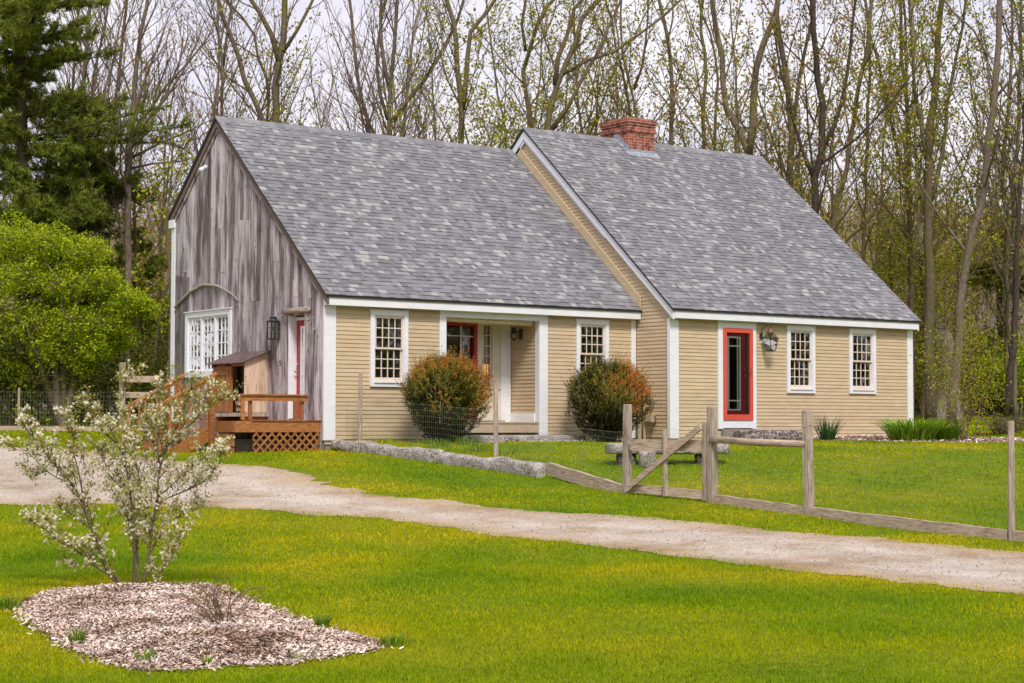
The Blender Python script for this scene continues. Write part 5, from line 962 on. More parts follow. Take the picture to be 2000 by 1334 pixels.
TR = [
 ('bare tree with a thin trunk rising exactly from the tip of the weathered gable', 54, 'bark_grey', 'twig', 'leaf_young', .12, 2, RULES_BARE, [([(434, 240), (436, 129), (428, 84), (427, 40)], .14, .03), ([(436, 129), (447, 72), (452, 20)], .08, .02)]),
 ('tree whose trunk leans far left over the left roof, leftmost of the thick ones', 56, 'bark_grey', 'twig_olive', 'leaf_young', .3, 3, RULES, [([(516, 240), (493, 186), (475, 144), (460, 93), (448, 54), (430, 27), (424, 0)], .26, .05)]),
 ('slim wavy trunk squeezed between the leaning tree and the thick forked tree', 58, 'bark_moss', 'twig_olive', 'leaf_young', .3, 3, RULES, [([(521, 240), (526, 192), (517, 144), (505, 114), (496, 66), (490, 45), (457, 25)], .15, .03)]),
 ('thickest forked mossy trunk behind the left part of the ridge', 55, 'bark_moss', 'twig_olive', 'leaf_young', .35, 3, RULES, [([(538, 245), (538, 186), (539, 150), (550, 114), (554, 60), (554, 0)], .33, .08), ([(545, 120), (529, 60), (502, 18), (487, 0)], .16, .04), ([(551, 105), (575, 72), (590, 40), (605, 15)], .10, .03)]),
 ('bare pale tree leaning left behind the middle of the left ridge', 60, 'bark_grey', 'twig', 'leaf_young', .06, 2, RULES_BARE, [([(722, 266), (706, 180), (694, 120), (688, 54), (682, 0)], .17, .05)]),
 ('bare tree with many upswept limbs like a candelabra behind the left ridge', 57, 'bark_grey', 'twig', 'leaf_young', .03, 2, RULES_BARE, [([(758, 270), (763, 216), (764, 168), (772, 90), (776, 18)], .20, .05), ([(763, 180), (748, 114), (745, 60), (745, 0)], .12, .03), ([(766, 236), (799, 192), (820, 168), (859, 108), (886, 63)], .13, .03), ([(757, 234), (739, 180), (734, 105), (742, 54)], .10, .03)]),
 ('bare straight pale trunk right of the candelabra shaped tree', 59, 'bark_pale', 'twig', 'leaf_young', .03, 2, RULES_BARE, [([(785, 275), (793, 195), (802, 105), (808, 60), (826, 0)], .16, .04)]),
 ('twin stemmed mossy tree with fresh leaves left of the step between the two roofs', 54, 'bark_moss', 'twig_olive', 'leaf_young', .75, 3, RULES, [([(896, 286), (902, 228), (892, 150), (895, 75), (892, 54), (871, 0)], .24, .05), ([(903, 215), (907, 168), (914, 135), (914, 84), (928, 48), (970, 0)], .15, .04)]),
 ('small leafy sapling with a crooked stem right above the roof step', 57, 'bark_grey', 'twig_olive', 'leaf_young', .8, 3, RULES, [([(989, 296), (983, 231), (972, 190), (965, 140), (958, 80)], .10, .02)]),
 ('forked tree rising just behind the tip of the tan gable', 56, 'bark_moss', 'twig_olive', 'leaf_young', .6, 3, RULES, [([(1034, 256), (1026, 180), (1023, 129), (1032, 99), (1047, 54), (1053, 24), (1080, 3)], .20, .05), ([(1027, 100), (1020, 60), (1029, 0)], .09, .03)]),
 ('spreading mossy tree with arching limbs between the tan gable tip and chimney', 53, 'bark_moss', 'twig_olive', 'leaf_young', .7, 3, RULES, [([(1068, 258), (1080, 180), (1095, 147), (1122, 87), (1137, 39), (1170, 3)], .26, .05), ([(1084, 165), (1089, 105), (1110, 63), (1119, 24), (1140, 0)], .13, .03), ([(1095, 147), (1140, 120), (1170, 105), (1203, 102)], .10, .03), ([(1078, 252), (1122, 195), (1137, 159), (1160, 120)], .12, .03)]),
 ('slender trunk directly above the left edge of the chimney', 62, 'bark_pale', 'twig', 'leaf_young', .35, 2, RULES, [([(1206, 240), (1204, 150), (1206, 87), (1204, 20)], .11, .03)]),
 ('slender trunk bending left above the middle of the chimney', 60, 'bark_grey', 'twig', 'leaf_young', .4, 2, RULES, [([(1243, 240), (1236, 165), (1221, 135), (1212, 60), (1214, 0)], .12, .03), ([(1238, 175), (1258, 120), (1262, 50)], .08, .02)]),
 ('tall tree leaning left just right of the chimney', 58, 'bark_grey', 'twig', 'leaf_young', .55, 3, RULES, [([(1312, 290), (1314, 180), (1312, 120), (1299, 60), (1287, 0)], .20, .05)]),
 ('straight leafy trunk midway between the chimney and the V shaped tree', 60, 'bark_moss', 'twig_olive', 'leaf_young', .7, 3, RULES, [([(1374, 294), (1374, 210), (1380, 120), (1368, 75), (1372, 0)], .18, .05), ([(1396, 298), (1398, 230), (1404, 160), (1392, 90)], .10, .03)]),
 ('large V shaped tree with two curved trunks behind the right end of the ridge', 53, 'bark_grey', 'twig_olive', 'leaf_rust', .7, 3, RULES, [([(1466, 310), (1446, 264), (1422, 216), (1414, 165), (1416, 129), (1404, 90), (1400, 50), (1395, 0)], .24, .06), ([(1462, 300), (1478, 214), (1471, 159), (1486, 103), (1507, 48), (1524, 0)], .22, .06)]),
 ('dark trunk just beyond the upper right roof corner', 54, 'bark_grey', 'twig', 'leaf_rust', .6, 3, RULES, [([(1543, 350), (1547, 259), (1541, 172), (1531, 103), (1524, 69), (1520, 34), (1522, 0)], .27, .07), ([(1547, 262), (1560, 200), (1562, 120), (1580, 60)], .12, .04)]),
 ('dark trunk with a low fork emerging halfway up the right roof edge', 53, 'bark_dark', 'twig', 'leaf_rust', .6, 3, RULES, [([(1590, 400), (1591, 352), (1607, 293), (1605, 207), (1595, 121), (1590, 52), (1586, 0)], .27, .06), ([(1591, 352), (1570, 310), (1560, 268)], .10, .04), ([(1606, 295), (1630, 250), (1648, 190), (1660, 120)], .12, .04)]),
 ('mossy trunk leaning right from the roof edge near its middle', 56, 'bark_moss', 'twig_olive', 'leaf_young', .8, 3, RULES, [([(1626, 436), (1655, 328), (1666, 241), (1669, 207), (1690, 120), (1700, 40)], .19, .05)]),
 ('narrow straight mossy trunk third from the right of the roof edge', 58, 'bark_moss', 'twig_olive', 'leaf_rust', .8, 3, RULES, [([(1688, 480), (1693, 276), (1697, 172), (1700, 103), (1690, 0)], .14, .04)]),
 ('mossy leafy trunk beside the thickest tree beyond the right house corner', 59, 'bark_moss', 'twig_olive', 'leaf_young', .9, 3, RULES, [([(1780, 640), (1779, 459), (1776, 310), (1772, 224), (1766, 138), (1760, 0)], .19, .05), ([(1779, 400), (1750, 280), (1725, 160), (1700, 60)], .12, .03)]),
 ('thickest mossy tree clothed in leaves above the right end of the roof', 57, 'bark_moss', 'twig_olive', 'leaf_young', .95, 4, RULES, [([(1817, 780), (1814, 459), (1814, 345), (1817, 241), (1831, 138), (1833, 69), (1838, 0)], .33, .08), ([(1816, 400), (1845, 280), (1850, 180), (1875, 80)], .13, .04), ([(1815, 330), (1790, 200), (1780, 100)], .12, .04)]),
 ('tall sinuous grey trunk leaning right past the thick leafy tree', 55, 'bark_grey', 'twig', 'leaf_young', .5, 3, RULES, [([(1860, 800), (1867, 724), (1870, 652), (1878, 562), (1892, 490), (1910, 422), (1921, 390), (1928, 293), (1941, 207), (1948, 103), (1952, 0)], .26, .09), ([(1945, 190), (1975, 150), (1995, 135)], .08, .03), ([(1940, 215), (1930, 120), (1902, 60), (1870, 35)], .07, .03)]),
 ('straight trunk second from the right edge of the wood', 62, 'bark_grey', 'twig', 'leaf_rust', .6, 2, RULES, [([(1966, 560), (1966, 441), (1959, 328), (1966, 276), (1975, 100), (1978, 0)], .17, .05)]),
 ('pale trunk at the very right edge of the wood', 60, 'bark_grey', 'twig', 'leaf_rust', .5, 2, RULES, [([(1980, 540), (1980, 431), (1983, 328), (1990, 241), (1995, 0)], .15, .05)]),
 ('dark double trunk low in the wood at the right edge', 58, 'bark_dark', 'twig', 'leaf_dark', .5, 2, RULES_BARE, [([(1963, 815), (1975, 724), (1982, 652), (1985, 500), (1992, 380)], .20, .06), ([(1978, 815), (1979, 740), (1968, 640), (1960, 520)], .12, .04)]),
 ('pale slender trunk standing right beside the white right corner of the house', 63, 'bark_pale', 'twig', 'leaf_rust', .4, 2, RULES, [([(1803, 815), (1804, 700), (1800, 620), (1796, 500), (1792, 400)], .15, .05)]),
 ('dark mottled trunk close behind the pale slender one by the house corner', 67, 'bark_dark', 'twig', 'leaf_rust', .4, 2, RULES, [([(1790, 815), (1788, 700), (1784, 560), (1770, 400)], .17, .05)]),
 ('bare grey tree with straight trunk rising behind the big pine', 58, 'bark_grey', 'twig', None, 0, 0, RULES_BARE, [([(166, 270), (164, 155), (170, 60), (176, 0)], .20, .06)]),
 ('bare tree leaning right from behind the pine top', 60, 'bark_grey', 'twig', None, 0, 0, RULES_BARE, [([(172, 260), (186, 140), (207, 34), (212, 0)], .12, .04)]),
 ('bare straight tree midway between the pine and the weathered gable', 60, 'bark_moss', 'twig', 'leaf_young', .15, 2, RULES_BARE, [([(221, 262), (230, 140), (235, 103), (248, 0)], .14, .05)]),
 ('slim pole tree left of the bare ones with hardly any limbs', 62, 'bark_moss', 'twig', None, 0, 0, RULES_BARE, [([(138, 200), (145, 100), (155, 0)], .13, .05)]),
]
for k, (lab, s, bark, tw, lf, lp_, ln_, rules, stems) in enumerate(TR):
    S = [pstem(px, s, r0*.62, r1*.7, 18.5 if i == 0 else 16.5, ground_=(i == 0)) for i, (px, r0, r1) in enumerate(stems)]
    tree('tree', lab, S, bark, tw, lf, ln_, lp_, rules=rules)
# fan of bare upswept limbs left of the gable
fan = [([(250, 420), (252, 276), (262, 190), (275, 80)], .15, .03)]+[([(252, 290-7*i), (252+40+i*10, 262-30*i), (300+34*i, 190-34*i), (345+28*i, 80-22*i)], .06, .015) for i in range(4)]
fan += [([(252, 310), (300, 285), (360, 262), (430, 225)], .05, .012), ([(250, 330), (300, 320), (340, 318), (400, 300)], .04, .012), ([(252, 260), (262, 200), (300, 120), (330, 30)], .06, .02)]
S = [pstem(px, 53, r0, r1, 16 if i == 0 else 0, ground_=(i == 0)) for i, (px, r0, r1) in enumerate(fan)]
tree('tree', 'bare tree fanning long reddish limbs toward the weathered gable', S, 'bark_grey', 'twig', None, 0, 0, rules=RULES_BARE)
# small leafy trees left of the gable
for lab, px, s, lp_ in (('small tree with scattered young leaves touching the left edge of the weathered gable', [(330, 760), (333, 560), (325, 420), (340, 330), (335, 260)], 50, .95),
                        ('young leafy tree whose leaves speckle the sky above the bright green shrub', [(262, 760), (268, 560), (262, 400), (280, 250), (285, 120)], 56, .9),
                        ('low branching leafy tree in shade between the green shrub and the house', [(295, 800), (300, 700), (312, 600), (318, 520)], 52, 1.0)):
    tree('tree', lab, [pstem(px, s, .10, .02, at(0, px[-1][1], s)[2])], 'bark_moss', 'twig_olive', 'leaf_young' if lp_ < 1 else 'leaf_dark', 5, lp_, size=.06, rules=RULES)

# copies of slender trees deeper in the wood
def proto(seed_lab, h, r, bark, tw, lf, lp_, rules, lean=.3, base=(0, 0, 0)):
    b = np.array(base, float); P = [b-np.array((0, 0, .2))]; v = np.array((rnd.gauss(0, .05), rnd.gauss(0, .05), 1))
    while P[-1][2] < b[2]+h: v += np.array((rnd.gauss(0, .06), rnd.gauss(0, .06), 0)); v[2] = 1; P.append(P[-1]+v*1.5)
    R_ = np.linspace(r, r*.12, len(P)); stems = [(np.array(P), R_)]
    if rnd.random() < .7:
        i = len(P)//3; q = [P[i]]; v = np.array((rnd.gauss(0, .25), rnd.gauss(0, .25), 1))
        while q[-1][2] < b[2]+h*.9: v = v*.9+np.array((rnd.gauss(0, .05), rnd.gauss(0, .05), .1)); q.append(q[-1]+v*1.5)
        stems.append((np.array(q), np.linspace(r*.6, r*.08, len(q))))
    return tree('tree', seed_lab, stems, bark, tw, lf, 3, lp_, rules=rules, base=b)
def dup(root, loc, rz, sc=1.0, label=None, group=None):
    r = root.copy(); COL.objects.link(r); r.location = loc; r.rotation_euler = (0, 0, rz); r.scale = (sc, sc, sc)
    if label: r['label'] = label
    if group: r['group'] = group
    for c_ in list(root.children): c = c_.copy(); COL.objects.link(c); c.parent = r
    return r
GB, GL, GR = 'slender bare trees in the wood behind the left roof', 'slender budding trees in the wood behind the right roof', 'slender leafy trees in the wood right of the house'
LB, LL, LR = 'slender bare tree among many alike in the wood behind the left roof', 'slender budding tree among many alike in the wood behind the right roof', 'slender leafy tree among many alike in the wood right of the house'
def spread(protos, n, px0, px1, s0, s1, lab, grp):
    for i in range(n):
        px = px0+(px1-px0)*(i+rnd.uniform(.1, .9))/n; s = rnd.uniform(s0, s1); p = at(px, 700, s); x, y = p[0], p[1]; z = G(x, y)
        if i < len(protos):
            o = protos[i]; o.location = (x, y, z); o['label'] = lab; o['group'] = grp; o.rotation_euler = (0, 0, rnd.uniform(0, 6.28))
        else: dup(protos[i % len(protos)], (x, y, z), rnd.uniform(0, 6.28), rnd.uniform(.75, 1.15), lab, grp)
pb_ = [proto(LB, rnd.uniform(13, 18), rnd.uniform(.07, .13), 'bark_grey', 'twig', 'leaf_young', .10, RULES_BARE) for _ in range(3)]
pl_ = [proto(LL, rnd.uniform(13, 18), rnd.uniform(.07, .13), 'bark_moss', 'twig_olive', ['leaf_young', 'leaf_rust'][_ % 2], .75, RULES) for _ in range(4)]
pr_ = [proto(LR, rnd.uniform(11, 17), rnd.uniform(.08, .15), ['bark_grey', 'bark_dark', 'bark_moss'][_ % 3], 'twig', ['leaf_young', 'leaf_rust'][_ % 2], .9, RULES) for _ in range(4)]
spread(pb_, 7, 120, 960, 60, 84, LB, GB); spread(pl_, 9, 940, 1560, 58, 84, LL, GL); spread(pr_, 14, 1540, 2060, 60, 92, LR, GR)

# broken snag
sn = gp(1850, 817); sn = at(1850, 817, 60.5); sn[2] = G(sn[0], sn[1])
mb = MB(); v = []; n = 14
for i, (z, r) in enumerate(((-.2, .62), (.3, .50), (1.2, .42), (2.4, .37), (2.9, .33))):
    for j in range(n):
        a = 2*pi*j/n; rr = r*(1+.10*sin(3*a+i*.2)+.05*sin(7*a)); zz = z+(0.55*cos(a-2.6)+.2*sin(5*a) if i == 4 else 0); v.append((sn[0]+rr*cos(a), sn[1]+rr*sin(a), sn[2]+zz))
mb.add(v, [(i*n+j, i*n+(j+1) % n, (i+1)*n+(j+1) % n, (i+1)*n+j) for i in range(4) for j in range(n)]+[tuple(range(4*n, 5*n))])
tag(mb.build('dead_snag', 'bark_pale', smooth=True), 'thick pale dead trunk broken off jaggedly at the edge of the back lawn', 'dead tree')
# far wood
def far_wood():
    mb = MB(); n = 3600; s = rng.uniform(78, 235, n); t = np.where(np.arange(n) < 2600, rng.uniform(-.34, .34, n), np.sign(rng.random(n)-.5)*rng.uniform(.34, .6, n))*s; x = CAM[0]+s*FW[0]+t*RT[0]; y = CAM[1]+s*FW[1]+t*RT[1]; z = ground(x, y)
    for i in range(n):
        h = rnd.uniform(5, 9)*(.62 if s[i] < 125 else 1); r = rnd.uniform(.06, .14)*(1+s[i]/300); lx, ly = rnd.gauss(0, .5), rnd.gauss(0, .5)
        mb.tube([(x[i], y[i], z[i]-.3), (x[i]+lx*.5, y[i]+ly*.5, z[i]+h*.5), (x[i]+lx, y[i]+ly, z[i]+h)], [r, r*.6, r*.15], 4, tone=rnd.random(), cap=False)
        for k in range(11):
            f = rnd.uniform(.25, .95); a = rnd.uniform(0, 6.28); l = rnd.uniform(.7, 2.0)*(1.1-f*.6); b = np.array((x[i]+lx*f, y[i]+ly*f, z[i]+h*f)); e = b+np.array((cos(a)*l*.6, sin(a)*l*.6, l)); mb.tube([b, (b+e)/2+rng.normal(0, .08, 3), e], [.03, .02, .010], 3, tone=rnd.random(), cap=False)
    C = np.stack([np.repeat(x, 14), np.repeat(y, 14), np.repeat(z, 14)+rng.uniform(1.2, 8.5, n*14)], 1)+rng.normal(0, .8, (n*14, 3)); k = rng.random(len(C)) < .75+.25*nz(C[:, 0], C[:, 1], .09, 2)
    leaves_at(mb, C[k], .13, 3, .35, mi=1)
    ang = rng.uniform(0, 2*pi, 1500); rr = rng.uniform(62, 95, 1500); X = 6+rr*np.sin(ang); Y = 2+rr*np.cos(ang); s2, t2 = st(X, Y); ok = ~((s2 > 0) & (abs(t2) < s2*.42)); X = X[ok]; Y = Y[ok]; Z = ground(X, Y)
    for a, b, c in zip(X, Y, Z): mb.tube([(a, b, c-.3), (a+rnd.gauss(0, .4), b+rnd.gauss(0, .4), c+rnd.uniform(9, 14))], [.2, .05], 4, tone=rnd.random(), cap=False)
    C = np.stack([np.repeat(X, 26), np.repeat(Y, 26), np.repeat(Z, 26)+rng.uniform(.5, 12, len(X)*26)], 1)+rng.normal(0, 1.2, (len(X)*26, 3)); leaves_at(mb, C, .26, 7, .7, mi=2)
    tag(mb.build('distant_wood', ['bark_pale', 'leaf_rust', 'leaf_dark'], origin=(0, 0, 0)), 'dense brownish budding wood covering the hillside far behind the house', 'wood', kind='stuff')
far_wood()
# understorey bushes at the wood's edge
def bush_mesh(name, label, c, rx, h, leaf, n, size, bark='twig_olive', cat='bush', group=None, nst=9, sr=.035):
    x, y, z = c; t = thing(name, label, cat, c, group); mb = MB(); 
    E = []
    for i in range(nst):
        a = rnd.uniform(0, 6.28); q = [np.array((x+cos(a)*.1, y+sin(a)*.1, z-.05))]; v = np.array((cos(a)*rx/h*.8*rnd.random()*1.3, sin(a)*rx/h*.8*rnd.random()*1.3, 1.0))
        for k in range(5): v = v+rng.normal(0, .12, 3); q.append(q[-1]+v*h/5.5)
        mb.tube(q, np.linspace(sr, min(.008, sr*.4), 6), 4, cap=False)
        for p in q[2:]:
            for _ in range(3): e = p+rng.normal(0, 1, 3)*np.array((rx*.33, rx*.33, h*.1)); mb.tube([p, (p+e)/2+(0, 0, .05), e], [min(.012, sr*.4), .006, .004], 3, cap=False); E += [e, (p+e)/2]
    mb.build('stems', bark, t); cw = MB(); E = np.array(E); E = E[rng.integers(0, len(E), n)]
    leaves_at(cw, E, size, 1, min(rx, h)*.16); cw.build('foliage', leaf, t); return t
U = [(20, 47, 1.4, 2.4, 'leaf_dark', 'dark bush behind the wire fence at the left edge'), (120, 52, 1.6, 2.6, 'leaf_dark', 'dark undergrowth bush behind the leaning shrub trunks'), (225, 51, 1.4, 2.4, 'leaf_dark', 'shaded bush right of the shrub trunks behind the fence'), (300, 54, 1.5, 3.0, 'leaf_dark', 'dark bush beside the rear white corner of the weathered gable'), (175, 62, 2.0, 3.5, 'leaf_dark', 'far dark bush seen between the shrub trunks'), (60, 62, 2.0, 3.6, 'leaf_dark', 'far dark bush low behind the left fence'), (280, 64, 2.2, 4.6, 'leaf_dark', 'tall shaded bush beneath the small leafy trees'), (330, 60, 1.8, 4.2, 'leaf_dark', 'tall dark bush hugging the left edge of the weathered gable'),
     (1800, 66, 1.6, 2.6, 'leaf_young', 'olive bush next to the right corner of the house'), (1835, 70, 1.6, 2.8, 'leaf_young', 'olive bush just left of the broken snag'), (1905, 67, 1.8, 2.6, 'leaf_dark', 'green bush behind the young shrub right of the snag'), (1990, 63, 1.6, 2.6, 'leaf_bright', 'fresh green bush at the right edge of the back lawn'), (1940, 66, 1.3, 2.0, 'leaf_dark', 'low green bush under the dark double trunk')]
for px, s, rx, h, lf, lab in U:
    p = at(px, 800, s); bush_mesh('undergrowth_bush', lab, (p[0], p[1], G(p[0], p[1])), rx, h, lf, 5200, .045 if s < 60 else .06, group=None)
# leafy mass climbing the mossy trees at the right
for px, py, s, r, n, lf, lab in ((1800, 560, 60, 1.5, 5500, 'leaf_young', 'leafy olive sapling crown around the thick mossy trunk'), (1740, 520, 62, 1.3, 3800, 'leaf_young', 'olive sapling crown peeking over the right slope of the roof'), (1870, 500, 63, 1.3, 3500, 'leaf_rust', 'rusty green sapling crown behind the sinuous trunk'), (1770, 690, 64, 1.2, 2500, 'leaf_rust', 'reddish green sapling behind the right eave of the house')):
    p = at(px, py, s); g = G(p[0], p[1]); h = p[2]+r-g; t = thing('sapling', lab, 'sapling', (p[0], p[1], g)); mb = MB(); mb.tube([(p[0], p[1], g-.1), (p[0]+.1, p[1], g+h*.5), (p[0], p[1]+.1, g+h)], [.07, .05, .02], 6, cap=False); E = []
    for _ in range(90):
        z0 = rnd.uniform(.2, .95); b = np.array((p[0], p[1], g+h*z0)); e = b+rng.normal(0, 1, 3)*np.array((r*.6, r*.6, r*.3))+(0, 0, r*.3); mb.tube([b, (b+e)/2+rng.normal(0, .1, 3), e], [.02, .013, .006], 3, cap=False); E += [e, b*.4+e*.6, b*.1+e*.9]
    mb.build('stems', 'twig_olive', t); cw = MB(); E = np.array(E); leaves_at(cw, E[rng.integers(0, len(E), n)], .05, 1, .28); cw.build('foliage', lf, t)

# pines -------------------------------------------------------------------
def pine(label, px, s, h, zlow, spread_, seed):
    p = at(px, 700, s); x, y = p[0], p[1]; z = G(x, y); t = thing('pine_tree', label, 'pine tree', (x, y, z)); mb = MB(); P = [(x+.05*sin(k), y+.05*cos(k*1.3), z-.2+k*h/8) for k in range(9)]; mb.tube(P, np.linspace(.26, .04, 9), 9); mb.build('trunk', 'bark_dark', t, smooth=True)
    lb = MB(); N = []; zz = zlow
    while zz < h*.985:
        f = (zz-zlow)/(h-zlow); R_ = spread_*(1-f**2.2*.8)*(.78+.28*sin(zz*2.3+seed))
        for k in range(rnd.choice([4, 5, 6])):
            a = rnd.uniform(0, 6.28); L = R_*rnd.uniform(.55, 1.15); q = [np.array((x, y, z+zz))]; v = np.array((cos(a), sin(a), rnd.uniform(-.1, .25)+.3*f)); n = 6
            for j in range(n): v = v+np.array((rnd.gauss(0, .07), rnd.gauss(0, .07), .05 if j > 2 else -.03)); q.append(q[-1]+v*L/n)
            lb.tube(q, np.linspace(.045, .010, n+1), 5, cap=False)
            for j in range(1, n+1):
                for sd_ in range(7):
                    b = q[j-1]+(q[j]-q[j-1])*rnd.random(); w = v+rng.normal(0, .8, 3)*np.array((1, 1, .6)); w /= np.linalg.norm(w); l = L*.22*rnd.uniform(.5, 1.3)*(1.25-j/n*.5); e = b+w*l+np.array((0, 0, l*.12)); lb.tube([b, (b+e)/2, e], [.012, .008, .005], 3, cap=False)
                    for g in (.35, .6, .8, 1.0): N.append((b+(e-b)*g, (e-b)/np.linalg.norm(e-b)))
        zz += rnd.uniform(.28, .52)
    N_ = np.array([n[0] for n in N]); D = np.array([n[1] for n in N]); m = 14; C = np.repeat(N_, m, 0)+rng.normal(0, .025, (len(N)*m, 3)); d = np.repeat(D, m, 0)*.75+rng.normal(0, .75, (len(N)*m, 3))+(0, 0, .25); d /= np.linalg.norm(d, axis=1)[:, None]
    sd2 = np.cross(d, rng.normal(0, 1, d.shape)); sd2 /= np.linalg.norm(sd2, axis=1)[:, None]; L = rng.uniform(.11, .20, len(C))[:, None]
    tn = np.clip(rng.normal(.45, .2, len(C))+.35*np.repeat(rng.normal(0, .5, len(N)), m), 0, 1); lb.tris(C-sd2*.012, C+sd2*.012, C+d*L, tn, 1); lb.build('crown', ['bark_dark', 'needle'], t)
pine('big dark green pine at the upper left corner with trunk near the edge', 38, 52, 19, 4.2, 3.7, 1)
pine('dark green pine just right of the corner one, its low boughs over the green shrub', 156, 54, 9.8, 3.4, 2.5, 5)
pine('small shaded pine between the bright green shrub and the weathered gable', 262, 58, 6.3, 1.6, 1.5, 9)
pine('green pine partly hidden in the wood above the right house corner', 1958, 66, 7.4, 4.6, 1.6, 4)
# bright green shrub tree ---------------------------------------------------
def cloud_tree(name, label, cat, basepx, s, clumps, leaf, n, size, rtr, bark='bark_grey', nb=7):
    b = at(basepx, 812, s); b[2] = G(b[0], b[1]); t = thing(name, label, cat, tuple(b)); tm = MB(); tw = MB(); C = []
    for i, (px, py, r) in enumerate(clumps):
        for dd in (-1, 0, 1):
            c = at(px+rnd.uniform(-12, 12), py+rnd.uniform(-10, 10), s+dd*r*s/FOC*1.1+rnd.uniform(-.3, .3)); C.append((c, r*s/FOC*rnd.uniform(.72, 1.08)))
    stems = []
    for k in range(nb):
        c, r = C[(k*5+2) % len(C)]; q = [b+np.array((rnd.gauss(0, .22), rnd.gauss(0, .22), -.1))]; mid = b*.5+c*.5; mid[:2] = b[:2]*.65+c[:2]*.35; q += [b*.72+mid*.28+rng.normal(0, .06, 3), mid+rng.normal(0, .1, 3), c*.7+mid*.3, c]; tm.tube(q, [rtr*rnd.uniform(.7, 1.1), rtr*.8, rtr*.5, rtr*.28, rtr*.12], 8); stems += q[2:]
    tm.build('trunk', bark, t, smooth=True); S_ = np.array(stems); L = []
    for c, r in C:
        j = np.argmin(np.linalg.norm(S_-c, axis=1)); tw.tube([S_[j], (S_[j]+c)/2+rng.normal(0, .08, 3), c], [.03, .02, .015], 5, cap=False)
        for _ in range(int(n/len(C)/9)):
            d = rng.normal(0, 1, 3); d /= np.linalg.norm(d); d[2] = d[2]*.75+.12; e = c+d*r*(rnd.random()**.45)*1.05; st0 = c+d*r*.25
            if rnd.random() < .35: tw.tube([st0, (st0+e)/2+rng.normal(0, .05, 3), e], [.010, .007, .004], 3, cap=False)
            L.append(e)
    L = np.array(L); leaves_at(tw, L, size, 9, size*1.7, mi=1, flat=.2); tw.build('crown', ['twig_olive', leaf], t); return t
cloud_tree('shrub_tree', 'bright yellow green leafy shrub with several leaning trunks at the far left', 'shrub', 118, 47, [(20, 470, 52), (95, 480, 55), (165, 500, 45), (50, 540, 62), (130, 560, 60), (205, 560, 45), (250, 590, 42), (205, 630, 48), (140, 640, 55), (60, 630, 62), (-20, 560, 62), (-30, 660, 60), (-80, 600, 60), (185, 690, 38), (235, 660, 34), (100, 690, 45), (0, 720, 42), (278, 600, 24), (30, 740, 34), (-60, 740, 44), (160, 720, 26)], 'leaf_bright', 90000, .034, .15)

# flowering shrub ------------------------------------------------------------
sb0 = gp(262, 1149); SS = st(*sb0[:2])[0]; sb = thing('flowering_shrub', 'airy multi stemmed shrub covered in white blossoms on the wood chip bed', 'flowering shrub', tuple(sb0))
SBP = [([(243, 1153), (206, 1107), (178, 1035), (158, 968), (130, 934), (82, 882), (43, 800)], .019, -.1), ([(262, 1149), (262, 1026), (254, 968), (245, 900), (226, 862), (211, 814)], .017, -.25), ([(278, 1148), (288, 1093), (307, 968), (312, 896), (331, 862), (360, 800), (384, 738)], .017, .1),
       ([(272, 1146), (269, 1064), (274, 930), (245, 824), (240, 752), (254, 714)], .015, .35), ([(293, 1148), (331, 1083), (360, 1021)], .008, -.25), ([(305, 985), (355, 963), (408, 934), (442, 872)], .008, .2), ([(307, 972), (365, 920), (408, 886), (440, 877)], .008, -.2),
       ([(250, 1150), (192, 1107), (163, 1083), (115, 1059), (48, 1000)], .010, -.3), ([(312, 893), (408, 790), (460, 771)], .008, .1), ([(163, 975), (144, 882), (134, 800)], .009, -.3), ([(226, 866), (182, 824), (168, 776)], .008, .2), ([(311, 905), (310, 780), (322, 735)], .009, .3),
       ([(206, 1107), (170, 1100), (142, 1106)], .005, -.1), ([(82, 890), (50, 880), (22, 878)], .005, .1), ([(245, 905), (285, 850), (290, 790)], .009, -.3), ([(130, 940), (90, 920), (60, 930)], .006, .3), ([(254, 968), (215, 930), (190, 870)], .009, .35), ([(178, 1035), (150, 1010), (110, 985)], .007, .25), ([(288, 1090), (320, 1020), (370, 1000), (400, 985)], .008, .35), ([(262, 1040), (235, 985), (215, 950)], .009, -.4)]
tm = MB(); tw = MB(); E = []
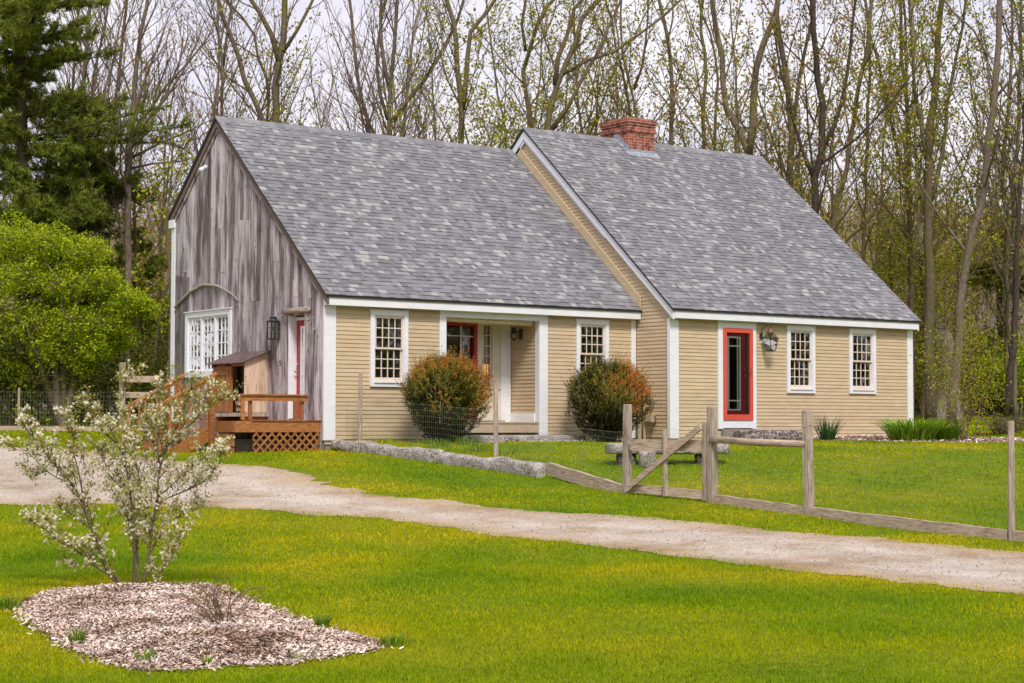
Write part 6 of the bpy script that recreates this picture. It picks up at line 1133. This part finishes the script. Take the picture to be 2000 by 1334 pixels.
for px, r, dd in SBP:
    P = np.array([at(x, y, SS+dd*min(1, i/2.5)+rnd.uniform(-.03, .03)) for i, (x, y) in enumerate(px)])
    if abs(P[0][2]-sb0[2]) < .12: P[0][:2] = P[0][:2]; P[0][2] = sb0[2]-.04
    seg = np.linalg.norm(P[1:]-P[:-1], axis=1); cum = np.concatenate([[0], np.cumsum(seg)]); u = np.linspace(0, cum[-1], max(5, int(cum[-1]/.12))); Q = np.stack([np.interp(u, cum, P[:, i]) for i in range(3)], 1); Q[1:-1] += rng.normal(0, .008, (len(Q)-2, 3)); R_ = np.linspace(r, r*.28, len(Q))
    tm.tube(Q, R_, 8); L = cum[-1]; d = L*.22; sg = rnd.random()*6
    while d < L:
        f = d/L; i = min(len(Q)-2, int(f*(len(Q)-1))); p = Q[i]; dr = Q[i+1]-Q[i]; dr /= np.linalg.norm(dr); sg += 2.4; h = np.array((cos(sg), sin(sg), .25)); v = dr*.75+h*.65+np.array((0, 0, .1)); v /= np.linalg.norm(v); l = rnd.uniform(.12, .42)*(1.15-f*.55); q = [p]
        for j in range(4): v = v+rng.normal(0, .12, 3)+np.array((0, 0, .08)); v /= np.linalg.norm(v); q.append(q[-1]+v*l/4)
        tw.tube(q, np.linspace(max(.0025, r*.3), .0018, 5), 4, cap=False); E += [(q[-1], 1), (q[3], .8), (q[2], .4)]
        for j in (1, 2, 3):
            if rnd.random() < .7: w = v+rng.normal(0, .6, 3); e = q[j]+w/np.linalg.norm(w)*rnd.uniform(.04, .12); tw.tube([q[j], e], [.002, .0013], 3, cap=False); E.append((e, .9))
        d += rnd.uniform(.030, .068)
    E.append((Q[-1], 1))
tm.build('stem', 'bark_grey', sb, smooth=True); tw.build('twigs', 'bark_dark', sb)
fl = MB(); lf = MB(); FC = []; LC = []
for e, w in E:
    top = (e[2]-sb0[2])/2.2
    if rnd.random() < w*(.66 if top < .75 else .30): FC.append(e)
    LC.append(e)
FC = np.array(FC); k = 9; C = np.repeat(FC, k, 0)+rng.normal(0, .020, (len(FC)*k, 3)); ntr = len(C)
ax0 = rng.normal(0, 1, (ntr, 3)); ax0 /= np.linalg.norm(ax0, axis=1)[:, None]; bx0 = np.cross(ax0, rng.normal(0, 1, (ntr, 3))); bx0 /= np.linalg.norm(bx0, axis=1)[:, None]
for j in range(5):
    a = 2*pi*j/5; u = ax0*cos(a)+bx0*sin(a); v = -ax0*sin(a)+bx0*cos(a); fl.quads(C+u*.008, u*.009, v*.0042, np.clip(rng.normal(.65, .25, ntr), 0, 1))
fl.build('blossoms', 'petal', sb)
LC = np.array(LC); leaves_at(lf, LC, .016, 9, .026, asp=.42); lf.build('leaves', 'svleaf', sb); print('blossom clusters', len(FC))
# little bare shrub
c0 = gp(432, 1241); ls = thing('bare_shrub', 'small leafless twiggy shrub with pinkish buds on the right part of the wood chip bed', 'shrub', tuple(c0)); mb = MB(); E = []
for k in range(13):
    a = rnd.uniform(0, 6.28); v = np.array((cos(a)*.45, sin(a)*.45, 1.0)); q = [c0+np.array((rnd.gauss(0, .02), rnd.gauss(0, .02), 0))]
    for j in range(6): v = v+rng.normal(0, .22, 3); v /= np.linalg.norm(v); q.append(q[-1]+v*.075)
    mb.tube(q, np.linspace(.006, .0025, 7), 5, cap=False)
    for j in range(2, 7):
        for _ in range(2): w = v+rng.normal(0, .7, 3); w[2] += .4; w /= np.linalg.norm(w); e = q[j]+w*rnd.uniform(.04, .10); mb.tube([q[j], e], [.0028, .0018], 4, cap=False); E.append(e)
mb.build('twigs', 'twig', ls); cw = MB(); leaves_at(cw, np.array(E), .007, 5, .008); cw.build('buds', 'leaf_rust', ls)

# yews -----------------------------------------------------------------------
def yew(label, px, pyb, Y, w, h, seed, side, rust):
    b = ony(px, pyb, Y); b[2] = G(b[0], b[1]); t = thing('yew_bush', label, 'yew', tuple(b)); st_m = MB(); cw = MB(); r_ = random.Random(seed)
    for k in range(14):
        a = r_.uniform(0, 6.28); rr = r_.uniform(.2, .8)*w; q = [b+np.array((cos(a)*.12, sin(a)*.12, -.03)), b+np.array((cos(a)*(.12+rr*.35), sin(a)*(.12+rr*.35), h*.25)), b+np.array((cos(a)*rr*.8, sin(a)*rr*.8, h*.6)), b+np.array((cos(a)*rr, sin(a)*rr, h*.85))]; st_m.tube(q, [.03, .024, .014, .006], 5, cap=False)
    st_m.build('stems', 'bark_dark', t); P = []; D = []; TN = []; n = 6200
    for k in range(n):
        g = r_.random()**.8; a = r_.uniform(0, 6.28); prof = (.34+.66*math.sin(min(1, g/.60)*pi/2)) if g < .60 else math.cos((g-.60)/.40*pi/2*.86)**.62
        lump = .93+.12*sin(a*3+seed)+.09*sin(a*5+g*7+seed)+.05*sin(a*11-g*9); rad = w*prof*lump*(r_.random()**.33 if r_.random() < .8 else r_.random()**.5); base_ = b+np.array((cos(a)*rad, sin(a)*rad, h*(.04+.86*g)+.05*sin(a*4+seed)))
        v = np.array((cos(a)*.75*rad/w, sin(a)*.75*rad/w, .35+.75*g))+np.array([r_.gauss(0, .25) for _ in range(3)]); v /= np.linalg.norm(v); l = r_.uniform(.07, .17)*(1.15 if g > .6 else .9)*(r_.uniform(1.5, 2.9) if r_.random() < .17 else 1)
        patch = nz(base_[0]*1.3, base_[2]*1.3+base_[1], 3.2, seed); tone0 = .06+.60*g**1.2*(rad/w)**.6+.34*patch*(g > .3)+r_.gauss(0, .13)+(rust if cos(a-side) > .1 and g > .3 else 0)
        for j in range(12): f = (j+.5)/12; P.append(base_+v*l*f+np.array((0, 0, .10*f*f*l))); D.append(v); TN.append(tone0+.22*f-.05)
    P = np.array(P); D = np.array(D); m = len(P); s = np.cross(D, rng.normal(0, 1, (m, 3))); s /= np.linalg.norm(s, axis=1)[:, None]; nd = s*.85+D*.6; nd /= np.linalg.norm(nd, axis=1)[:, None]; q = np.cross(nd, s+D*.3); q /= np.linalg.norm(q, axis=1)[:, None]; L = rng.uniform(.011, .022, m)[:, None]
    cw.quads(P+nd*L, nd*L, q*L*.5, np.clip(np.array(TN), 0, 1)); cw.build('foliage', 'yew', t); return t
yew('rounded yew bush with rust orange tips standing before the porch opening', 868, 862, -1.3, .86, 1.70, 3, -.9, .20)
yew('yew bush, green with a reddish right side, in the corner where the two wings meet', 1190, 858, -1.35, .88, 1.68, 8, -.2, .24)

# strap leaved plants and grass tufts -------------------------------------------
def straps(name, label, cat, c, n, h, w, rad, mat, up=.8, droop=.5, group=None):
    c = np.array(c, float); mb = MB()
    for k in range(n):
        a = rnd.uniform(0, 6.28); b = c+np.array((cos(a)*rad*rnd.random()**.5, sin(a)*rad*rnd.random()**.5, -.01)); b[2] = c[2]-.01; a += rnd.gauss(0, .5); hh = h*rnd.uniform(.55, 1.1); lean = (1-up)*rnd.uniform(.3, 1.6); d = np.array((cos(a), sin(a), 0)); sidev = np.array((-sin(a), cos(a), 0)); pts = []
        for j in range(5):
            f = j/4; p = b+d*hh*(lean*f+droop*f**2.2*.6)+np.array((0, 0, hh*(f-droop*.55*f**2.6))); ww = w*(1-f**1.7)*rnd.uniform(.9, 1.1); pts += [p-sidev*ww, p+sidev*ww]
        mb.add(pts, [(2*j, 2*j+1, 2*j+3, 2*j+2) for j in range(4)], min(1, max(0, rnd.gauss(.5, .25))))
    return tag(mb.build(name, mat), label, cat, group)
def sp(px, py, rise=0): q = gp(px, py); return (q[0], q[1], q[2]+rise)
straps('daylily_clump', 'large arching daylily clump at the right corner of the house', 'daylily', sp(1782, 862), 520, .85, .017, .50, 'lily', .6, .75)
straps('daylily_clump', 'lighter daylily clump right of the large one beyond the house corner', 'daylily', sp(1838, 860), 320, .70, .016, .42, 'lily', .6, .75)
straps('iris_clump', 'upright dark green iris clump beside the square fence post under the window', 'iris', sp(1616, 861), 130, .68, .010, .16, 'iris', .62, .25)
straps('iris_clump', 'sparse low iris clump at the right end of the dark stone step', 'iris', sp(1553, 858), 60, .28, .006, .22, 'iris', .6, .3)
straps('daylily_clump', 'dark green strappy clump behind the wire fence at the left edge', 'daylily', sp(18, 832), 420, .85, .02, .7, 'lily', .65, .8)
straps('daylily_clump', 'strappy green clump behind the wire fence beside the shrub trunks', 'daylily', sp(88, 830), 150, .45, .014, .4, 'lily', .65, .8)
straps('red_perennial', 'dark red leafed plant at the foot of the dead snag', 'perennial', sp(1858, 842), 60, .38, .02, .22, 'redleaf', .8, .2)
straps('red_perennial', 'low dark red shoots right of the young shrub', 'perennial', sp(1925, 852), 50, .16, .015, .35, 'redleaf', .8, .2)
for px, py, n, h, r, lab in ((152, 1258, 110, .15, .06, 'green grass tuft at the left rim of the wood chip bed'), (282, 1296, 110, .12, .07, 'green grass tuft at the lower rim of the chip bed, left of centre'), (630, 1227, 120, .15, .05, 'tall green grass tuft at the upper right rim of the chip bed'), (404, 1302, 50, .09, .03, 'small grass tuft at the lower rim of the chip bed'), (328, 1276, 40, .07, .05, 'tiny grass tuft among the chips'), (16, 1190, 160, .16, .12, 'dark grass tuft at the left edge of the lawn near the chip bed'), (770, 1262, 120, .12, .12, 'grass tuft just right of the pointed end of the chip bed'), (585, 1292, 40, .07, .05, 'low tuft at the lower right rim of the chip bed'), (220, 1180, 25, .05, .03, 'small weed sprouting in the chips left of the flowering shrub')):
    straps('grass_tuft', lab, 'grass tuft', sp(px, py, .015), n, h, .0034, r, 'tuft', .75, .4)
tx = [(.9, -.55), (.75, -1.1), (1.3, -.35), (1.0, -1.9), (1.9, -.3), (.8, -2.7), (1.0, -3.6), (1.5, -2.6), (.95, -4.6), (2.3, -1.2)]
tl = ['tall grass tuft behind the pale corner block', 'tall grass tuft at the foot of the thin post nearest the house', 'grass tuft against the clapboards near the thin post', 'grass tuft behind the humped granite block', 'grass tuft under the left front window', 'grass tuft above the joint of the granite blocks', 'grass tuft above the long dark streaked block', 'grass tuft in front of the left yew', 'grass tuft near the second thin post', 'grass tuft left of the left yew base']
for (x, y), lb in zip(tx, tl): straps('grass_tuft', lb, 'grass tuft', (x, y, G(x, y)), 90, rnd.uniform(.14, .28), .005, .22, 'tuft', .75, .5)
# white flowers by the steps and pebbles at the wall foot
mb = MB(); n = 260; x = rng.uniform(3.2, 6.2, n); y = rng.uniform(-1.5, -.75, n); C = np.stack([x, y, ground(x, y)+rng.uniform(.02, .07, n)], 1); leaves_at(mb, C, .012, 3, .01, mi=0)
C2 = np.stack([rng.uniform(3.2, 6.2, 500), rng.uniform(-1.5, -.75, 500), np.zeros(500)], 1); C2[:, 2] = ground(C2[:, 0], C2[:, 1])+.02; leaves_at(mb, C2, .02, 3, .02, mi=1)
tag(mb.build('white_flowers', ['petal', 'leaf_dark']), 'tiny white flowers growing around the granite slabs before the porch', 'flowers', kind='stuff')
mb = MB()
for _ in range(260):
    x, y = rnd.uniform(11.6, 14.6), YB-rnd.uniform(.02, .22); r = rnd.uniform(.012, .03); z = G(x, y)+.03; mb.add([(x-r, y, z), (x, y-r, z), (x+r, y, z), (x, y+r, z), (x, y, z+r*.8)], [(0, 1, 4), (1, 2, 4), (2, 3, 4), (3, 0, 4)])
tag(mb.build('pebbles', 'pebble'), 'white pebbles along the foot of the wall beside the iris', 'pebbles', kind='stuff')
# young shrub right
q = gp(1893, 862); bush_mesh('young_shrub', 'young upright shrub with reddish stems and sparse fresh leaves before the snag', tuple(q), .70, 2.2, 'leaf_young', 4200, .022, bark='twig', cat='shrub', nst=9, sr=.014)
q = gp(1960, 850); bush_mesh('low_shrub', 'low dark groundcover shrub at the right edge near the bed', tuple(q), .9, .45, 'leaf_dark', 1500, .024, bark='twig', cat='shrub', nst=12)
print('done')
